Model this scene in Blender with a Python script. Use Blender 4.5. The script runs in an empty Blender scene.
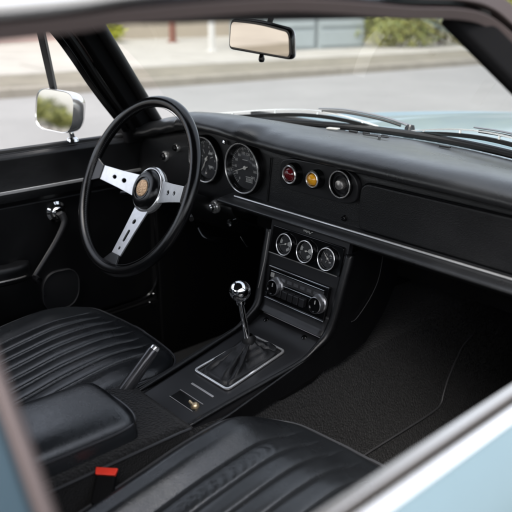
import bpy, math, random
from mathutils import Vector, Matrix
random.seed(7)
scn = bpy.context.scene
col = scn.collection
R = math.radians
PI = math.pi

# ------------------------------------------------------------------ materials
def nodes_of(name):
    m = bpy.data.materials.new(name); m.use_nodes = True
    nt = m.node_tree; nt.nodes.clear()
    out = nt.nodes.new('ShaderNodeOutputMaterial')
    return m, nt, out

def mat(name, base, rough=.5, metal=0., bump=None, var=None, spec=.5, coat=0., roughvar=0., sheen=0., coords='Object'):
    """bump: list of (kind, scale, distance); var: (scale, amount) brightness variation"""
    m, nt, out = nodes_of(name)
    N, L = nt.nodes, nt.links
    p = N.new('ShaderNodeBsdfPrincipled')
    p.inputs['Base Color'].default_value = (*base, 1)
    p.inputs['Roughness'].default_value = rough
    p.inputs['Metallic'].default_value = metal
    p.inputs['Specular IOR Level'].default_value = spec
    p.inputs['Coat Weight'].default_value = coat
    p.inputs['Coat Roughness'].default_value = .08
    if sheen:
        p.inputs['Sheen Weight'].default_value = sheen
    L.new(p.outputs[0], out.inputs[0])
    tc = N.new('ShaderNodeTexCoord')
    if var:
        n = N.new('ShaderNodeTexNoise'); n.inputs['Scale'].default_value = var[0]; n.inputs['Detail'].default_value = 8
        n.inputs['Roughness'].default_value = .65
        L.new(tc.outputs[coords], n.inputs['Vector'])
        mr = N.new('ShaderNodeMapRange'); mr.inputs['From Min'].default_value = .3; mr.inputs['From Max'].default_value = .7
        mr.inputs['To Min'].default_value = 1 - var[1]; mr.inputs['To Max'].default_value = 1 + var[1]
        L.new(n.outputs['Fac'], mr.inputs['Value'])
        mx = N.new('ShaderNodeVectorMath'); mx.operation = 'SCALE'
        mx.inputs[0].default_value = base
        L.new(mr.outputs[0], mx.inputs['Scale']); L.new(mx.outputs[0], p.inputs['Base Color'])
    if roughvar:
        n = N.new('ShaderNodeTexNoise'); n.inputs['Scale'].default_value = 14; n.inputs['Detail'].default_value = 6
        L.new(tc.outputs[coords], n.inputs['Vector'])
        mr = N.new('ShaderNodeMapRange'); mr.inputs['From Min'].default_value = .3; mr.inputs['From Max'].default_value = .7
        mr.inputs['To Min'].default_value = rough - roughvar; mr.inputs['To Max'].default_value = rough + roughvar
        L.new(n.outputs['Fac'], mr.inputs['Value']); L.new(mr.outputs[0], p.inputs['Roughness'])
        n2 = N.new('ShaderNodeTexNoise'); n2.inputs['Scale'].default_value = 95; n2.inputs['Detail'].default_value = 8; n2.inputs['Roughness'].default_value = .7
        L.new(tc.outputs[coords], n2.inputs['Vector'])
        ma = N.new('ShaderNodeMath'); ma.operation = 'MULTIPLY_ADD'; ma.inputs[1].default_value = roughvar * 1.1; ma.inputs[2].default_value = -roughvar * .55
        ad = N.new('ShaderNodeMath'); ad.operation = 'ADD'; ad.use_clamp = True
        L.new(n2.outputs['Fac'], ma.inputs[0]); L.new(mr.outputs[0], ad.inputs[0]); L.new(ma.outputs[0], ad.inputs[1]); L.new(ad.outputs[0], p.inputs['Roughness'])
    prev = None
    for kind, sc, dist in (bump or []):
        if kind == 'noise':
            t = N.new('ShaderNodeTexNoise'); t.inputs['Scale'].default_value = sc; t.inputs['Detail'].default_value = 5; o = t.outputs['Fac']
        elif kind == 'voronoi':
            t = N.new('ShaderNodeTexVoronoi'); t.inputs['Scale'].default_value = sc; o = t.outputs['Distance']
        elif kind == 'weave':
            t = N.new('ShaderNodeTexChecker'); t.inputs['Scale'].default_value = sc; o = t.outputs['Fac']
        L.new(tc.outputs[coords], t.inputs['Vector'])
        b = N.new('ShaderNodeBump'); b.inputs['Strength'].default_value = 1; b.inputs['Distance'].default_value = dist
        L.new(o, b.inputs['Height'])
        if prev: L.new(prev.outputs[0], b.inputs['Normal'])
        prev = b
    if prev: L.new(prev.outputs[0], p.inputs['Normal'])
    return m

def glass(name, tint=(1, 1, 1), gloss=.06):
    m, nt, out = nodes_of(name); N, L = nt.nodes, nt.links
    t = N.new('ShaderNodeBsdfTransparent'); t.inputs[0].default_value = (*tint, 1)
    g = N.new('ShaderNodeBsdfGlossy'); g.inputs['Roughness'].default_value = .01
    lw = N.new('ShaderNodeLayerWeight'); lw.inputs['Blend'].default_value = .5     # same from both faces
    pw = N.new('ShaderNodeMath'); pw.operation = 'POWER'; pw.inputs[1].default_value = 4.5
    fr = N.new('ShaderNodeMath'); fr.operation = 'MULTIPLY_ADD'; fr.inputs[1].default_value = .75; fr.inputs[2].default_value = gloss
    L.new(lw.outputs['Facing'], pw.inputs[0]); L.new(pw.outputs[0], fr.inputs[0])
    mx = N.new('ShaderNodeMixShader')
    L.new(fr.outputs[0], mx.inputs[0]); L.new(t.outputs[0], mx.inputs[1]); L.new(g.outputs[0], mx.inputs[2])
    L.new(mx.outputs[0], out.inputs[0])
    return m

GR = [('voronoi', 900, .0002), ('noise', 240, .0004)]
M = {}
M['leather'] = mat('seat_leather', (.0150, .0168, .0192), .25, bump=[('voronoi', 750, .0002), ('noise', 70, .0003), ('noise', 16, .0006)], var=(9, .25), roughvar=.07, spec=1.0, coat=.0)
M['vinyl'] = mat('black_vinyl', (.0038, .0039, .0045), .36, bump=[('voronoi', 800, .00018), ('noise', 40, .0006)], var=(12, .15), roughvar=.06)
M['pad'] = mat('dash_pad_vinyl', (.0140, .0144, .0156), .31, bump=[('voronoi', 700, .00015), ('noise', 22, .0010)], var=(7, .15), roughvar=.05, spec=.8)
M['fascia'] = mat('fascia_vinyl', (.0055, .0055, .0062), .42, bump=[('voronoi', 620, .0003), ('noise', 45, .0004)], var=(15, .15), roughvar=.06)
M['satin'] = mat('satin_black_metal', (.013, .013, .0145), .38, bump=[('noise', 500, .0001)], roughvar=.05)
M['gloss'] = mat('gloss_black', (.003, .003, .0034), .16, roughvar=.04)
M['rubber'] = mat('black_rubber', (.005, .005, .0052), .55, bump=[('noise', 200, .0003)])
M['rimleather'] = mat('wheel_rim_leather', (.0045, .0045, .005), .14, bump=[('voronoi', 1100, .0001)], roughvar=.06)
M['carpet'] = mat('black_carpet', (.003, .003, .0035), .95, bump=[('noise', 380, .0030)], var=(420, .75), spec=.2, sheen=.12)
M['mesh_carpet'] = mat('ribbed_carpet', (.0016, .0017, .0024), .7, bump=[('noise', 330, .0040), ('voronoi', 210, .0030)], var=(230, .95), spec=.4, sheen=.10)
M['chrome'] = mat('chrome', (.82, .83, .84), .07, 1., var=(30, .05), roughvar=.04)
M['alu'] = mat('brushed_aluminium', (.66, .66, .665), .36, .75, bump=[('noise', 900, .0001)], var=(90, .10), roughvar=.08)
M['steel'] = mat('stainless_trim', (.62, .59, .57), .3, .9, roughvar=.05)
M['bronze'] = mat('door_frame_metal', (.085, .066, .063), .42, .55, roughvar=.08)
M['mirror'] = mat('mirror_silver', (.86, .86, .86), .015, 1.)
M['warmmirror'] = mat('beige_reflection_silver', (.80, .735, .655), .02, 1.)  # warm beige of the reflection is put into the silver colour
M['paint'] = mat('pale_blue_paint', (.128, .184, .207), .36, .15, var=(3, .04), coat=.35)
M['shadedblue'] = mat('shaded_body_paint', (.009, .026, .038), .5, .0, var=(4, .06), coat=.0)  # pale body paint with its shade put into the colour
M['knobmetal'] = mat('dull_knob_metal', (.30, .30, .31), .3, .85, bump=[('noise', 900, .0001)])
M['polished'] = mat('polished_trim', (.86, .85, .84), .22, .8, roughvar=.04)
M['matte'] = mat('matte_black_trim', (.003, .003, .0034), .85, spec=.12)
M['softleather'] = mat('soft_black_leather', (.008, .008, .009), .46, bump=[('voronoi', 600, .0002)])
M['gunmetal'] = mat('dark_gunmetal', (.10, .10, .105), .24, .7, roughvar=.05)
M['edging'] = mat('light_edging', (.045, .045, .048), .45)
M['dial'] = mat('dial_face', (.028, .028, .03), .45, var=(60, .2))
M['white'] = mat('dial_white', (.45, .45, .43), .5)
M['needle'] = mat('needle_pale', (.7, .68, .62), .4)
M['red'] = mat('red_plastic', (.80, .045, .025), .35, var=(60, .12))
M['redlens'] = mat('dark_red_lens', (.11, .003, .006), .12, coat=.6)
M['amber'] = mat('amber_lens', (.85, .38, .015), .18, coat=.6)
M['gold'] = mat('emblem_gold', (.70, .45, .26), .4, .4, bump=[('voronoi', 300, .0012)], var=(260, .35))
M['brass'] = mat('worn_brass', (.75, .58, .36), .28, .8, var=(80, .2))
M['cream'] = mat('cream_plastic', (.36, .355, .33), .6)
M['headliner'] = mat('headliner_cloth', (.03, .03, .032), .9)
M['glass'] = glass('window_glass', (.955, .98, .965), .022)
M['gaugeglass'] = glass('gauge_glass', gloss=.03)
M['seam'] = mat('stitch_thread', (.022, .022, .024), .55)
M['piping'] = mat('seat_piping', (.045, .046, .05), .3)

# outdoors
M['asphalt'] = mat('asphalt', (.178, .176, .172), .9, bump=[('noise', 60, .006)], var=(.45, .16))
M['concrete'] = mat('pale_concrete', (.262, .25, .225), .9, bump=[('noise', 25, .004)], var=(1.1, .14))
M['kerbstone'] = mat('kerb_stone', (.17, .155, .13), .9, var=(4, .12))
M['dryground'] = mat('dry_verge', (.135, .122, .095), 1., bump=[('noise', 9, .03)], var=(1.7, .25))
M['earth'] = mat('bare_ground', (.17, .155, .13), 1., var=(.2, .15))
M['tanwall'] = mat('tan_render', (.30, .26, .205), .9, var=(.9, .08))
M['pinkwall'] = mat('pink_render', (.36, .27, .245), .9, var=(.8, .08))
M['greywall'] = mat('blue_grey_cladding', (.19, .215, .22), .7, var=(1.2, .1))
M['palepanel'] = mat('pale_door_panel', (.23, .26, .265), .6, var=(2, .06))
M['brownpaint'] = mat('brown_paint', (.16, .07, .05), .7)
M['whitepaint'] = mat('white_paint', (.42, .41, .39), .6)
M['rooftile'] = mat('dark_roof', (.10, .09, .085), .8, var=(2, .2))
M['windowdark'] = mat('dark_window_glass', (.05, .06, .07), .08)
M['bark'] = mat('bark', (.09, .065, .045), .9, bump=[('noise', 20, .02)], var=(6, .3))
def leafmat(name, c1, c2, sc=1.2):
    m, nt, out = nodes_of(name); N, L = nt.nodes, nt.links
    p = N.new('ShaderNodeBsdfPrincipled'); p.inputs['Roughness'].default_value = .55
    tc = N.new('ShaderNodeTexCoord'); n = N.new('ShaderNodeTexNoise'); n.inputs['Scale'].default_value = sc; n.inputs['Detail'].default_value = 6
    cr = N.new('ShaderNodeValToRGB'); cr.color_ramp.elements[0].position = .38; cr.color_ramp.elements[1].position = .62
    cr.color_ramp.elements[0].color = (*c1, 1); cr.color_ramp.elements[1].color = (*c2, 1)
    L.new(tc.outputs['Object'], n.inputs['Vector']); L.new(n.outputs['Fac'], cr.inputs[0]); L.new(cr.outputs[0], p.inputs['Base Color'])
    tr = N.new('ShaderNodeBsdfTranslucent'); L.new(cr.outputs[0], tr.inputs[0])
    mx = N.new('ShaderNodeMixShader'); mx.inputs[0].default_value = .3
    L.new(p.outputs[0], mx.inputs[1]); L.new(tr.outputs[0], mx.inputs[2]); L.new(mx.outputs[0], out.inputs[0])
    return m
M['leaf_yellow'] = leafmat('leaf_yellow_green', (.15, .18, .05), (.44, .43, .15))
M['leaf_green'] = leafmat('leaf_green', (.07, .10, .03), (.22, .21, .07))
M['leaf_mix'] = leafmat('leaf_mixed', (.13, .17, .07), (.44, .40, .22), .9)
M['leaf_bright'] = leafmat('leaf_bright', (.22, .24, .02), (.42, .42, .04), 3)

# ------------------------------------------------------------------ object helpers
def tag(o, label=None, cat=None, group=None, kind=None):
    if label: o['label'] = label
    if cat: o['category'] = cat
    if group: o['group'] = group
    if kind: o['kind'] = kind
    return o

def empty(name, loc, label, cat, group=None, parent=None):
    o = bpy.data.objects.new(name, None); col.objects.link(o); o.location = loc
    o.empty_display_size = .1
    if label: tag(o, label, cat, group)
    return o

SHEAR = False      # the centre stack leans back towards its foot
class MB:
    """collects world-space geometry; build() links it as one mesh object"""
    def __init__(s): s.v = []; s.f = []; s.m = []
    def add(s, vs, fs, mi=0, mx=None):
        b = len(s.v)
        for v in vs:
            v = Vector(v)
            if mx is not None: v = mx @ v
            s.v.append(tuple(v))
        for f in fs: s.f.append(tuple(b + i for i in f)); s.m.append(mi)
        return s
    def box(s, x0, x1, y0, y1, z0, z1, mi=0, mx=None):
        vs = [(x, y, z) for x in (x0, x1) for y in (y0, y1) for z in (z0, z1)]
        s.add(vs, [(0, 1, 3, 2), (4, 6, 7, 5), (0, 4, 5, 1), (2, 3, 7, 6), (0, 2, 6, 4), (1, 5, 7, 3)], mi, mx); return s
    def mesh(s, me, mi=0, mx=None):
        s.add([v.co for v in me.vertices], [tuple(p.vertices) for p in me.polygons], mi, mx); return s
    def tube(s, pts, r, n=12, mi=0, closed=False, up=None, flat=1.0, cap=True):
        """r: number or list; flat scales the section along 'up'"""
        P = [Vector(p) for p in pts]; k = len(P)
        if not isinstance(r, (list, tuple)): r = [r] * k
        vs = []; prevn = None
        for i in range(k):
            if closed: t = P[(i + 1) % k] - P[i - 1]
            else: t = P[min(i + 1, k - 1)] - P[max(i - 1, 0)]
            t.normalize()
            ref = Vector(up) if up is not None else (prevn if prevn is not None else (Vector((0, 0, 1)) if abs(t.z) < .9 else Vector((1, 0, 0))))
            a = ref - t * ref.dot(t)
            if a.length < 1e-6: a = Vector((1, 0, 0)) - t * t.x
            a.normalize(); prevn = a
            b = t.cross(a)
            for j in range(n):
                th = 2 * PI * j / n
                vs.append(P[i] + (a * math.cos(th) * flat + b * math.sin(th)) * r[i])
        fs = []
        for i in range(k if closed else k - 1):
            for j in range(n):
                a0 = i * n + j; a1 = i * n + (j + 1) % n; i2 = (i + 1) % k
                fs.append((a0, a1, i2 * n + (j + 1) % n, i2 * n + j))
        if not closed and cap:
            fs.append(tuple(range(n - 1, -1, -1))); fs.append(tuple((k - 1) * n + j for j in range(n)))
        s.add(vs, fs, mi); return s
    def sweep(s, pts, section, mi=0, up=(0, 0, 1), closed=False):
        """sweep a 2D section (side, up) along pts"""
        P = [Vector(p) for p in pts]; k = len(P); n = len(section); vs = []
        for i in range(k):
            t = (P[(i + 1) % k] - P[i - 1]) if closed else (P[min(i + 1, k - 1)] - P[max(i - 1, 0)]); t.normalize()
            u = Vector(up); u = (u - t * u.dot(t)).normalized(); sd = t.cross(u)
            for a, b in section: vs.append(P[i] + sd * a + u * b)
        fs = []
        for i in range(k if closed else k - 1):
            for j in range(n):
                i2 = (i + 1) % k
                fs.append((i * n + j, i * n + (j + 1) % n, i2 * n + (j + 1) % n, i2 * n + j))
        if not closed:
            fs.append(tuple(range(n - 1, -1, -1))); fs.append(tuple((k - 1) * n + j for j in range(n)))
        s.add(vs, fs, mi); return s
    def lathe(s, prof, origin, axis, n=32, mi=0, up=None):
        """prof: list of (radius, height along axis)"""
        ax = Vector(axis).normalized(); o = Vector(origin)
        ref = Vector(up) if up else (Vector((0, 0, 1)) if abs(ax.z) < .9 else Vector((0, 1, 0)))
        a = (ref - ax * ref.dot(ax)).normalized(); b = ax.cross(a)
        vs = []
        for r_, h in prof:
            for j in range(n):
                th = 2 * PI * j / n
                vs.append(o + ax * h + (a * math.cos(th) + b * math.sin(th)) * max(r_, 1e-5))
        fs = []
        for i in range(len(prof) - 1):
            for j in range(n):
                fs.append((i * n + j, i * n + (j + 1) % n, (i + 1) * n + (j + 1) % n, (i + 1) * n + j))
        s.add(vs, fs, mi); return s
    def grid(s, fn, nu, nv, mi=0, flip=False):
        vs = [fn(i / nu, j / nv) for i in range(nu + 1) for j in range(nv + 1)]
        fs = []
        for i in range(nu):
            for j in range(nv):
                a = i * (nv + 1) + j
                q = (a, a + nv + 1, a + nv + 2, a + 1)
                fs.append(q[::-1] if flip else q)
        s.add(vs, fs, mi); return s
    def prism(s, poly, d, mi=0):
        """poly: list of 3D points (planar), d: extrusion vector"""
        P = [Vector(p) for p in poly]; n = len(P); d = Vector(d)
        vs = P + [p + d for p in P]
        fs = [tuple(range(n)), tuple(range(2 * n - 1, n - 1, -1))] + [(i, i + n, (i + 1) % n + n, (i + 1) % n) for i in range(n)]
        s.add(vs, fs, mi); return s
    def build(s, name, mats, parent=None, bevel=0, smooth=35, subsurf=0, solid=0, segs=3, label=None):
        if SHEAR: s.v = [(v[0], v[1] + .2 * (v[2] - .765), v[2]) for v in s.v]
        me = bpy.data.meshes.new(name); me.from_pydata(s.v, [], s.f)
        if not isinstance(mats, (list, tuple)): mats = [mats]
        for m in mats: me.materials.append(M[m])
        for p, mi in zip(me.polygons, s.m): p.material_index = mi
        if smooth:
            me.shade_smooth(); me.set_sharp_from_angle(angle=R(smooth))
        me.validate(); me.update()
        o = bpy.data.objects.new(name, me); col.objects.link(o)
        if parent is not None:
            o.parent = parent
            if parent.type == 'EMPTY':      # mesh parts always stay at the world origin
                o.matrix_parent_inverse = Matrix.Translation(-Vector(parent.location))
        if solid:
            md = o.modifiers.new('solid', 'SOLIDIFY'); md.thickness = solid; md.offset = 0
        if bevel:
            md = o.modifiers.new('bev', 'BEVEL'); md.width = bevel; md.segments = segs; md.limit_method = 'ANGLE'; md.angle_limit = R(40)
            md.harden_normals = True
        if subsurf:
            md = o.modifiers.new('sub', 'SUBSURF'); md.levels = subsurf; md.render_levels = subsurf
        if label: o['label'] = label
        return o

def smoothpath(pts, n=8, closed=False):
    P = [Vector(p) for p in pts]; k = len(P); out = []
    rng = range(k) if closed else range(k - 1)
    for i in rng:
        p0 = P[(i - 1) % k] if closed else P[max(i - 1, 0)]
        p1 = P[i]; p2 = P[(i + 1) % k]
        p3 = P[(i + 2) % k] if closed else P[min(i + 2, k - 1)]
        for j in range(n):
            t = j / n
            out.append(.5 * ((2 * p1) + (-p0 + p2) * t + (2 * p0 - 5 * p1 + 4 * p2 - p3) * t * t + (-p0 + 3 * p1 - 3 * p2 + p3) * t ** 3))
    if not closed: out.append(P[-1])
    return out

def roundpoly(pts, r, n=5):
    """rounded 2D polygon"""
    out = []; k = len(pts)
    for i in range(k):
        p0 = Vector(pts[i - 1]); p = Vector(pts[i]); p1 = Vector(pts[(i + 1) % k])
        rr = r[i] if isinstance(r, (list, tuple)) else r
        a = (p0 - p); b = (p1 - p); rr = min(rr, a.length * .49, b.length * .49)
        A = p + a.normalized() * rr; B = p + b.normalized() * rr
        for j in range(n + 1):
            t = j / n; out.append(tuple((1 - t) ** 2 * A + 2 * t * (1 - t) * p + t * t * B))
    return out

def plate(outline, holes, thick, bev=0.):
    """2D filled curve with holes -> mesh data in XY plane, centred in z"""
    cu = bpy.data.curves.new('tmp', 'CURVE'); cu.dimensions = '2D'; cu.fill_mode = 'BOTH'
    cu.extrude = thick / 2; cu.bevel_depth = bev; cu.bevel_resolution = 1
    for poly in [outline] + holes:
        sp = cu.splines.new('POLY'); sp.points.add(len(poly) - 1)
        for i, q in enumerate(poly): sp.points[i].co = (q[0], q[1], 0, 1)
        sp.use_cyclic_u = True
    ob = bpy.data.objects.new('tmp', cu); col.objects.link(ob)
    dg = bpy.context.evaluated_depsgraph_get(); dg.update()
    me = bpy.data.meshes.new_from_object(ob.evaluated_get(dg))
    bpy.data.objects.remove(ob); bpy.data.curves.remove(cu)
    return me

def textmesh(body, size, thick=.0002):
    cu = bpy.data.curves.new('tmp', 'FONT'); cu.body = body; cu.size = size; cu.extrude = thick; cu.align_x = 'CENTER'; cu.align_y = 'CENTER'
    cu.resolution_u = 2
    ob = bpy.data.objects.new('tmp', cu); col.objects.link(ob)
    dg = bpy.context.evaluated_depsgraph_get(); dg.update()
    me = bpy.data.meshes.new_from_object(ob.evaluated_get(dg))
    bpy.data.objects.remove(ob); bpy.data.curves.remove(cu)
    return me

def circ(cx, cy, r, n=16, rx=None):
    return [(cx + (rx or r) * math.cos(2 * PI * i / n), cy + r * math.sin(2 * PI * i / n)) for i in range(n)]

def frame(origin, xdir, ydir):
    x = Vector(xdir).normalized(); y = Vector(ydir); y = (y - x * y.dot(x)).normalized(); z = x.cross(y)
    m = Matrix((x, y, z)).transposed().to_4x4(); m.translation = Vector(origin); return m

def sstep(a, b, x):
    t = max(0, min(1, (x - a) / (b - a))); return t * t * (3 - 2 * t)
def lerp(a, b, t): return a + (b - a) * t
def interp(tab, x):
    if x <= tab[0][0]: return tab[0][1]
    for (a, b), (c, d) in zip(tab, tab[1:]):
        if x <= c: return lerp(b, d, sstep(a, c, x))
    return tab[-1][1]

# ================================================================== CAR
# axes: +X passenger side, +Y forward, +Z up, origin on the ground under the gear lever
car = empty('vintage_car', (0, 0, 0), 'pale blue vintage coupe with black leather interior, seen through its open side window', 'car')

# ---------------------------------------------------------------- shell
def wbase(x): return .535 - .55 * x * x          # windscreen foot
def wtop(x): return .115 - .80 * x * x           # windscreen head
def pillar_pt(s, t):                              # s side, t 0 foot .. 1 head
    return Vector((s * lerp(.625, .447, t), lerp(.200, -.068, t), lerp(.915, 1.185, t)))

b = MB()   # bonnet
def bonnet(u, v):
    x = lerp(-.60, .60, u); y = lerp(wbase(x) + .085, 1.95, v)
    z = .911 - .038 * (x / .6) ** 2 - .040 * v - .085 * v * v + .006 * math.exp(-((abs(x) - .33) / .03) ** 2)
    return (x, y, z - .05 * sstep(.93, 1, v))
b.grid(bonnet, 60, 30)
b.build('bonnet', 'paint', car, solid=.004)
for s in (-1, 1):
    b = MB()
    def fender(u, v, s=s):
        y = lerp(.25, 2.05, v); a = u
        xs = interp([(0, .604), (.25, .66), (.5, .73), (.75, .785), (1, .80)], a)
        zs = interp([(0, .872), (.25, .893), (.5, .875), (.75, .78), (1, .42)], a)
        zz = zs - .006 - (.055 * v + .075 * v * v) * (1 if a < .8 else .4)
        return (s * (xs - .05 * v * v), y, zz)
    b.grid(fender, 40, 40, flip=s > 0)
    b.build('front_wing', 'paint', car, solid=.004)
b = MB()   # cowl between screen and bonnet
def cowl(u, v):
    x = lerp(-.66, .66, u); y = lerp(wbase(x) - .012, wbase(x) + .080, v)
    return (x, y, .912 - .03 * (x / .6) ** 2 - .006 * math.sin(PI * v))
b.grid(cowl, 50, 6)
cw = b.build('cowl', 'paint', car, solid=.004)
b = MB()
for i in range(22):
    x = -.32 + i * .03; y = wbase(x) + .045
    b.box(x - .010, x + .010, y - .006, y + .006, .9075 - .03 * (x / .6) ** 2 + .0005, .9105 - .03 * (x / .6) ** 2)
b.build('air_intake', 'rubber', cw, bevel=.002)

# roof
b = MB()
def roof(u, v):
    x = lerp(-.455, .455, u)
    yf = wtop(x) - .012; yb = -1.35
    y = lerp(yf, yb, v); e = (x / .455)
    zf = 1.207 + .032 * (1 - e * e) + .022 * (1 - e ** 4) * sstep(0, .35, v)
    return (x, y, zf - .05 * sstep(.6, 1, v))
b.grid(roof, 40, 30)
rf = b.build('roof', 'paint', car, solid=.006)
b = MB()
def liner(u, v):
    x = lerp(-.44, .44, u); y = lerp(wtop(x) - .02, -1.33, v); e = x / .44
    return (x, y, 1.194 + .032 * (1 - e * e) + .018 * (1 - e ** 4) * sstep(0, .3, v) - .05 * sstep(.6, 1, v))
b.grid(liner, 30, 20)
b.build('headlining', 'headliner', rf, solid=.004)
b = MB()   # sun visors
for s in (-1, 1):
    o = MB(); x0, x1 = sorted((s * .07, s * .38))
    pl = plate(roundpoly([(x0, 0), (x1, 0), (x1, .105), (x0, .105)], .03), [], .010, .003)
    o.mesh(pl, 0, Matrix.Translation((0, -.075, 1.206)) @ Matrix.Rotation(R(4), 4, 'X') @ Matrix.Translation((s * .225, 0, 0)) @ Matrix.Rotation(R(s * 4), 4, 'Y') @ Matrix.Translation((-s * .225, 0, 0)))
    o.build('sun_visor', 'vinyl', rf)

# side frames
for s in (-1, 1):
    P0, P1 = pillar_pt(s, 0), pillar_pt(s, 1)
    # windscreen pillar (inner trim)
    b = MB()
    pts = [P0 + (P1 - P0) * t for t in (-.12, 0, .25, .5, .75, 1, 1.04)]
    b.sweep(pts, [(-.026, -.006), (-.020, .012), (.018, .014), (.026, -.004), (.02, -.014), (-.02, -.014)] if s < 0 else [(.016, -.006), (.012, .012), (-.018, .014), (-.026, -.004), (-.02, -.014), (.012, -.014)][::-1] if s > 0 else
            [(.026, -.006), (.02, -.014), (-.02, -.014), (-.026, -.004), (-.018, .014), (.020, .012)][::-1], up=(-s, -.3, .35))
    a_p = b.build('windscreen_pillar', 'matte', car, bevel=.004)
    b = MB(); b.tube([p + Vector((-s * .014, .004, .012)) for p in pts], .0014, 8)
    b.build('pillar_bead', 'steel', a_p)
    b = MB()                                     # rubber seal beside glass
    b.tube([p + Vector((-s * .010, .030, .004)) for p in pts], .0135, 12)
    b.build('glass_seal', 'rubber', a_p)

# door window frame + drip rail : one continuous swept profile on each side
def rail_path(s, dx=0, dz=0, n=8):
    k = [(.645, .185, .900), (.625, .155, .93), (.585, .095, .985), (.55, .04, 1.04), (.508, -.015, 1.095), (.47, -.068, 1.145), (.458, -.10, 1.172), (.454, -.15, 1.190), (.453, -.25, 1.199), (.456, -.50, 1.196), (.456, -.70, 1.188), (.458, -.95, 1.175), (.47, -1.2, 1.15)]
    return [Vector((s * (p.x + dx), p.y, p.z + dz)) for p in smoothpath(k, n)]
def rail_near(dx=0, dz=0, dy=0, n=8):
    k = [(.655, .27, .905), (.60, .20, .985), (.54, .11, 1.075), (.50, .045, 1.130), (.476, -.002, 1.165), (.463, -.045, 1.1885), (.459, -.10, 1.198), (.458, -.19, 1.2005), (.458, -.30, 1.2065), (.458, -.387, 1.2080), (.458, -.51, 1.2020), (.458, -.605, 1.1940), (.458, -.95, 1.175), (.47, -1.2, 1.15)]
    return [Vector((p.x + dx, p.y + dy, p.z + dz)) for p in smoothpath(k, n)]

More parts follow.
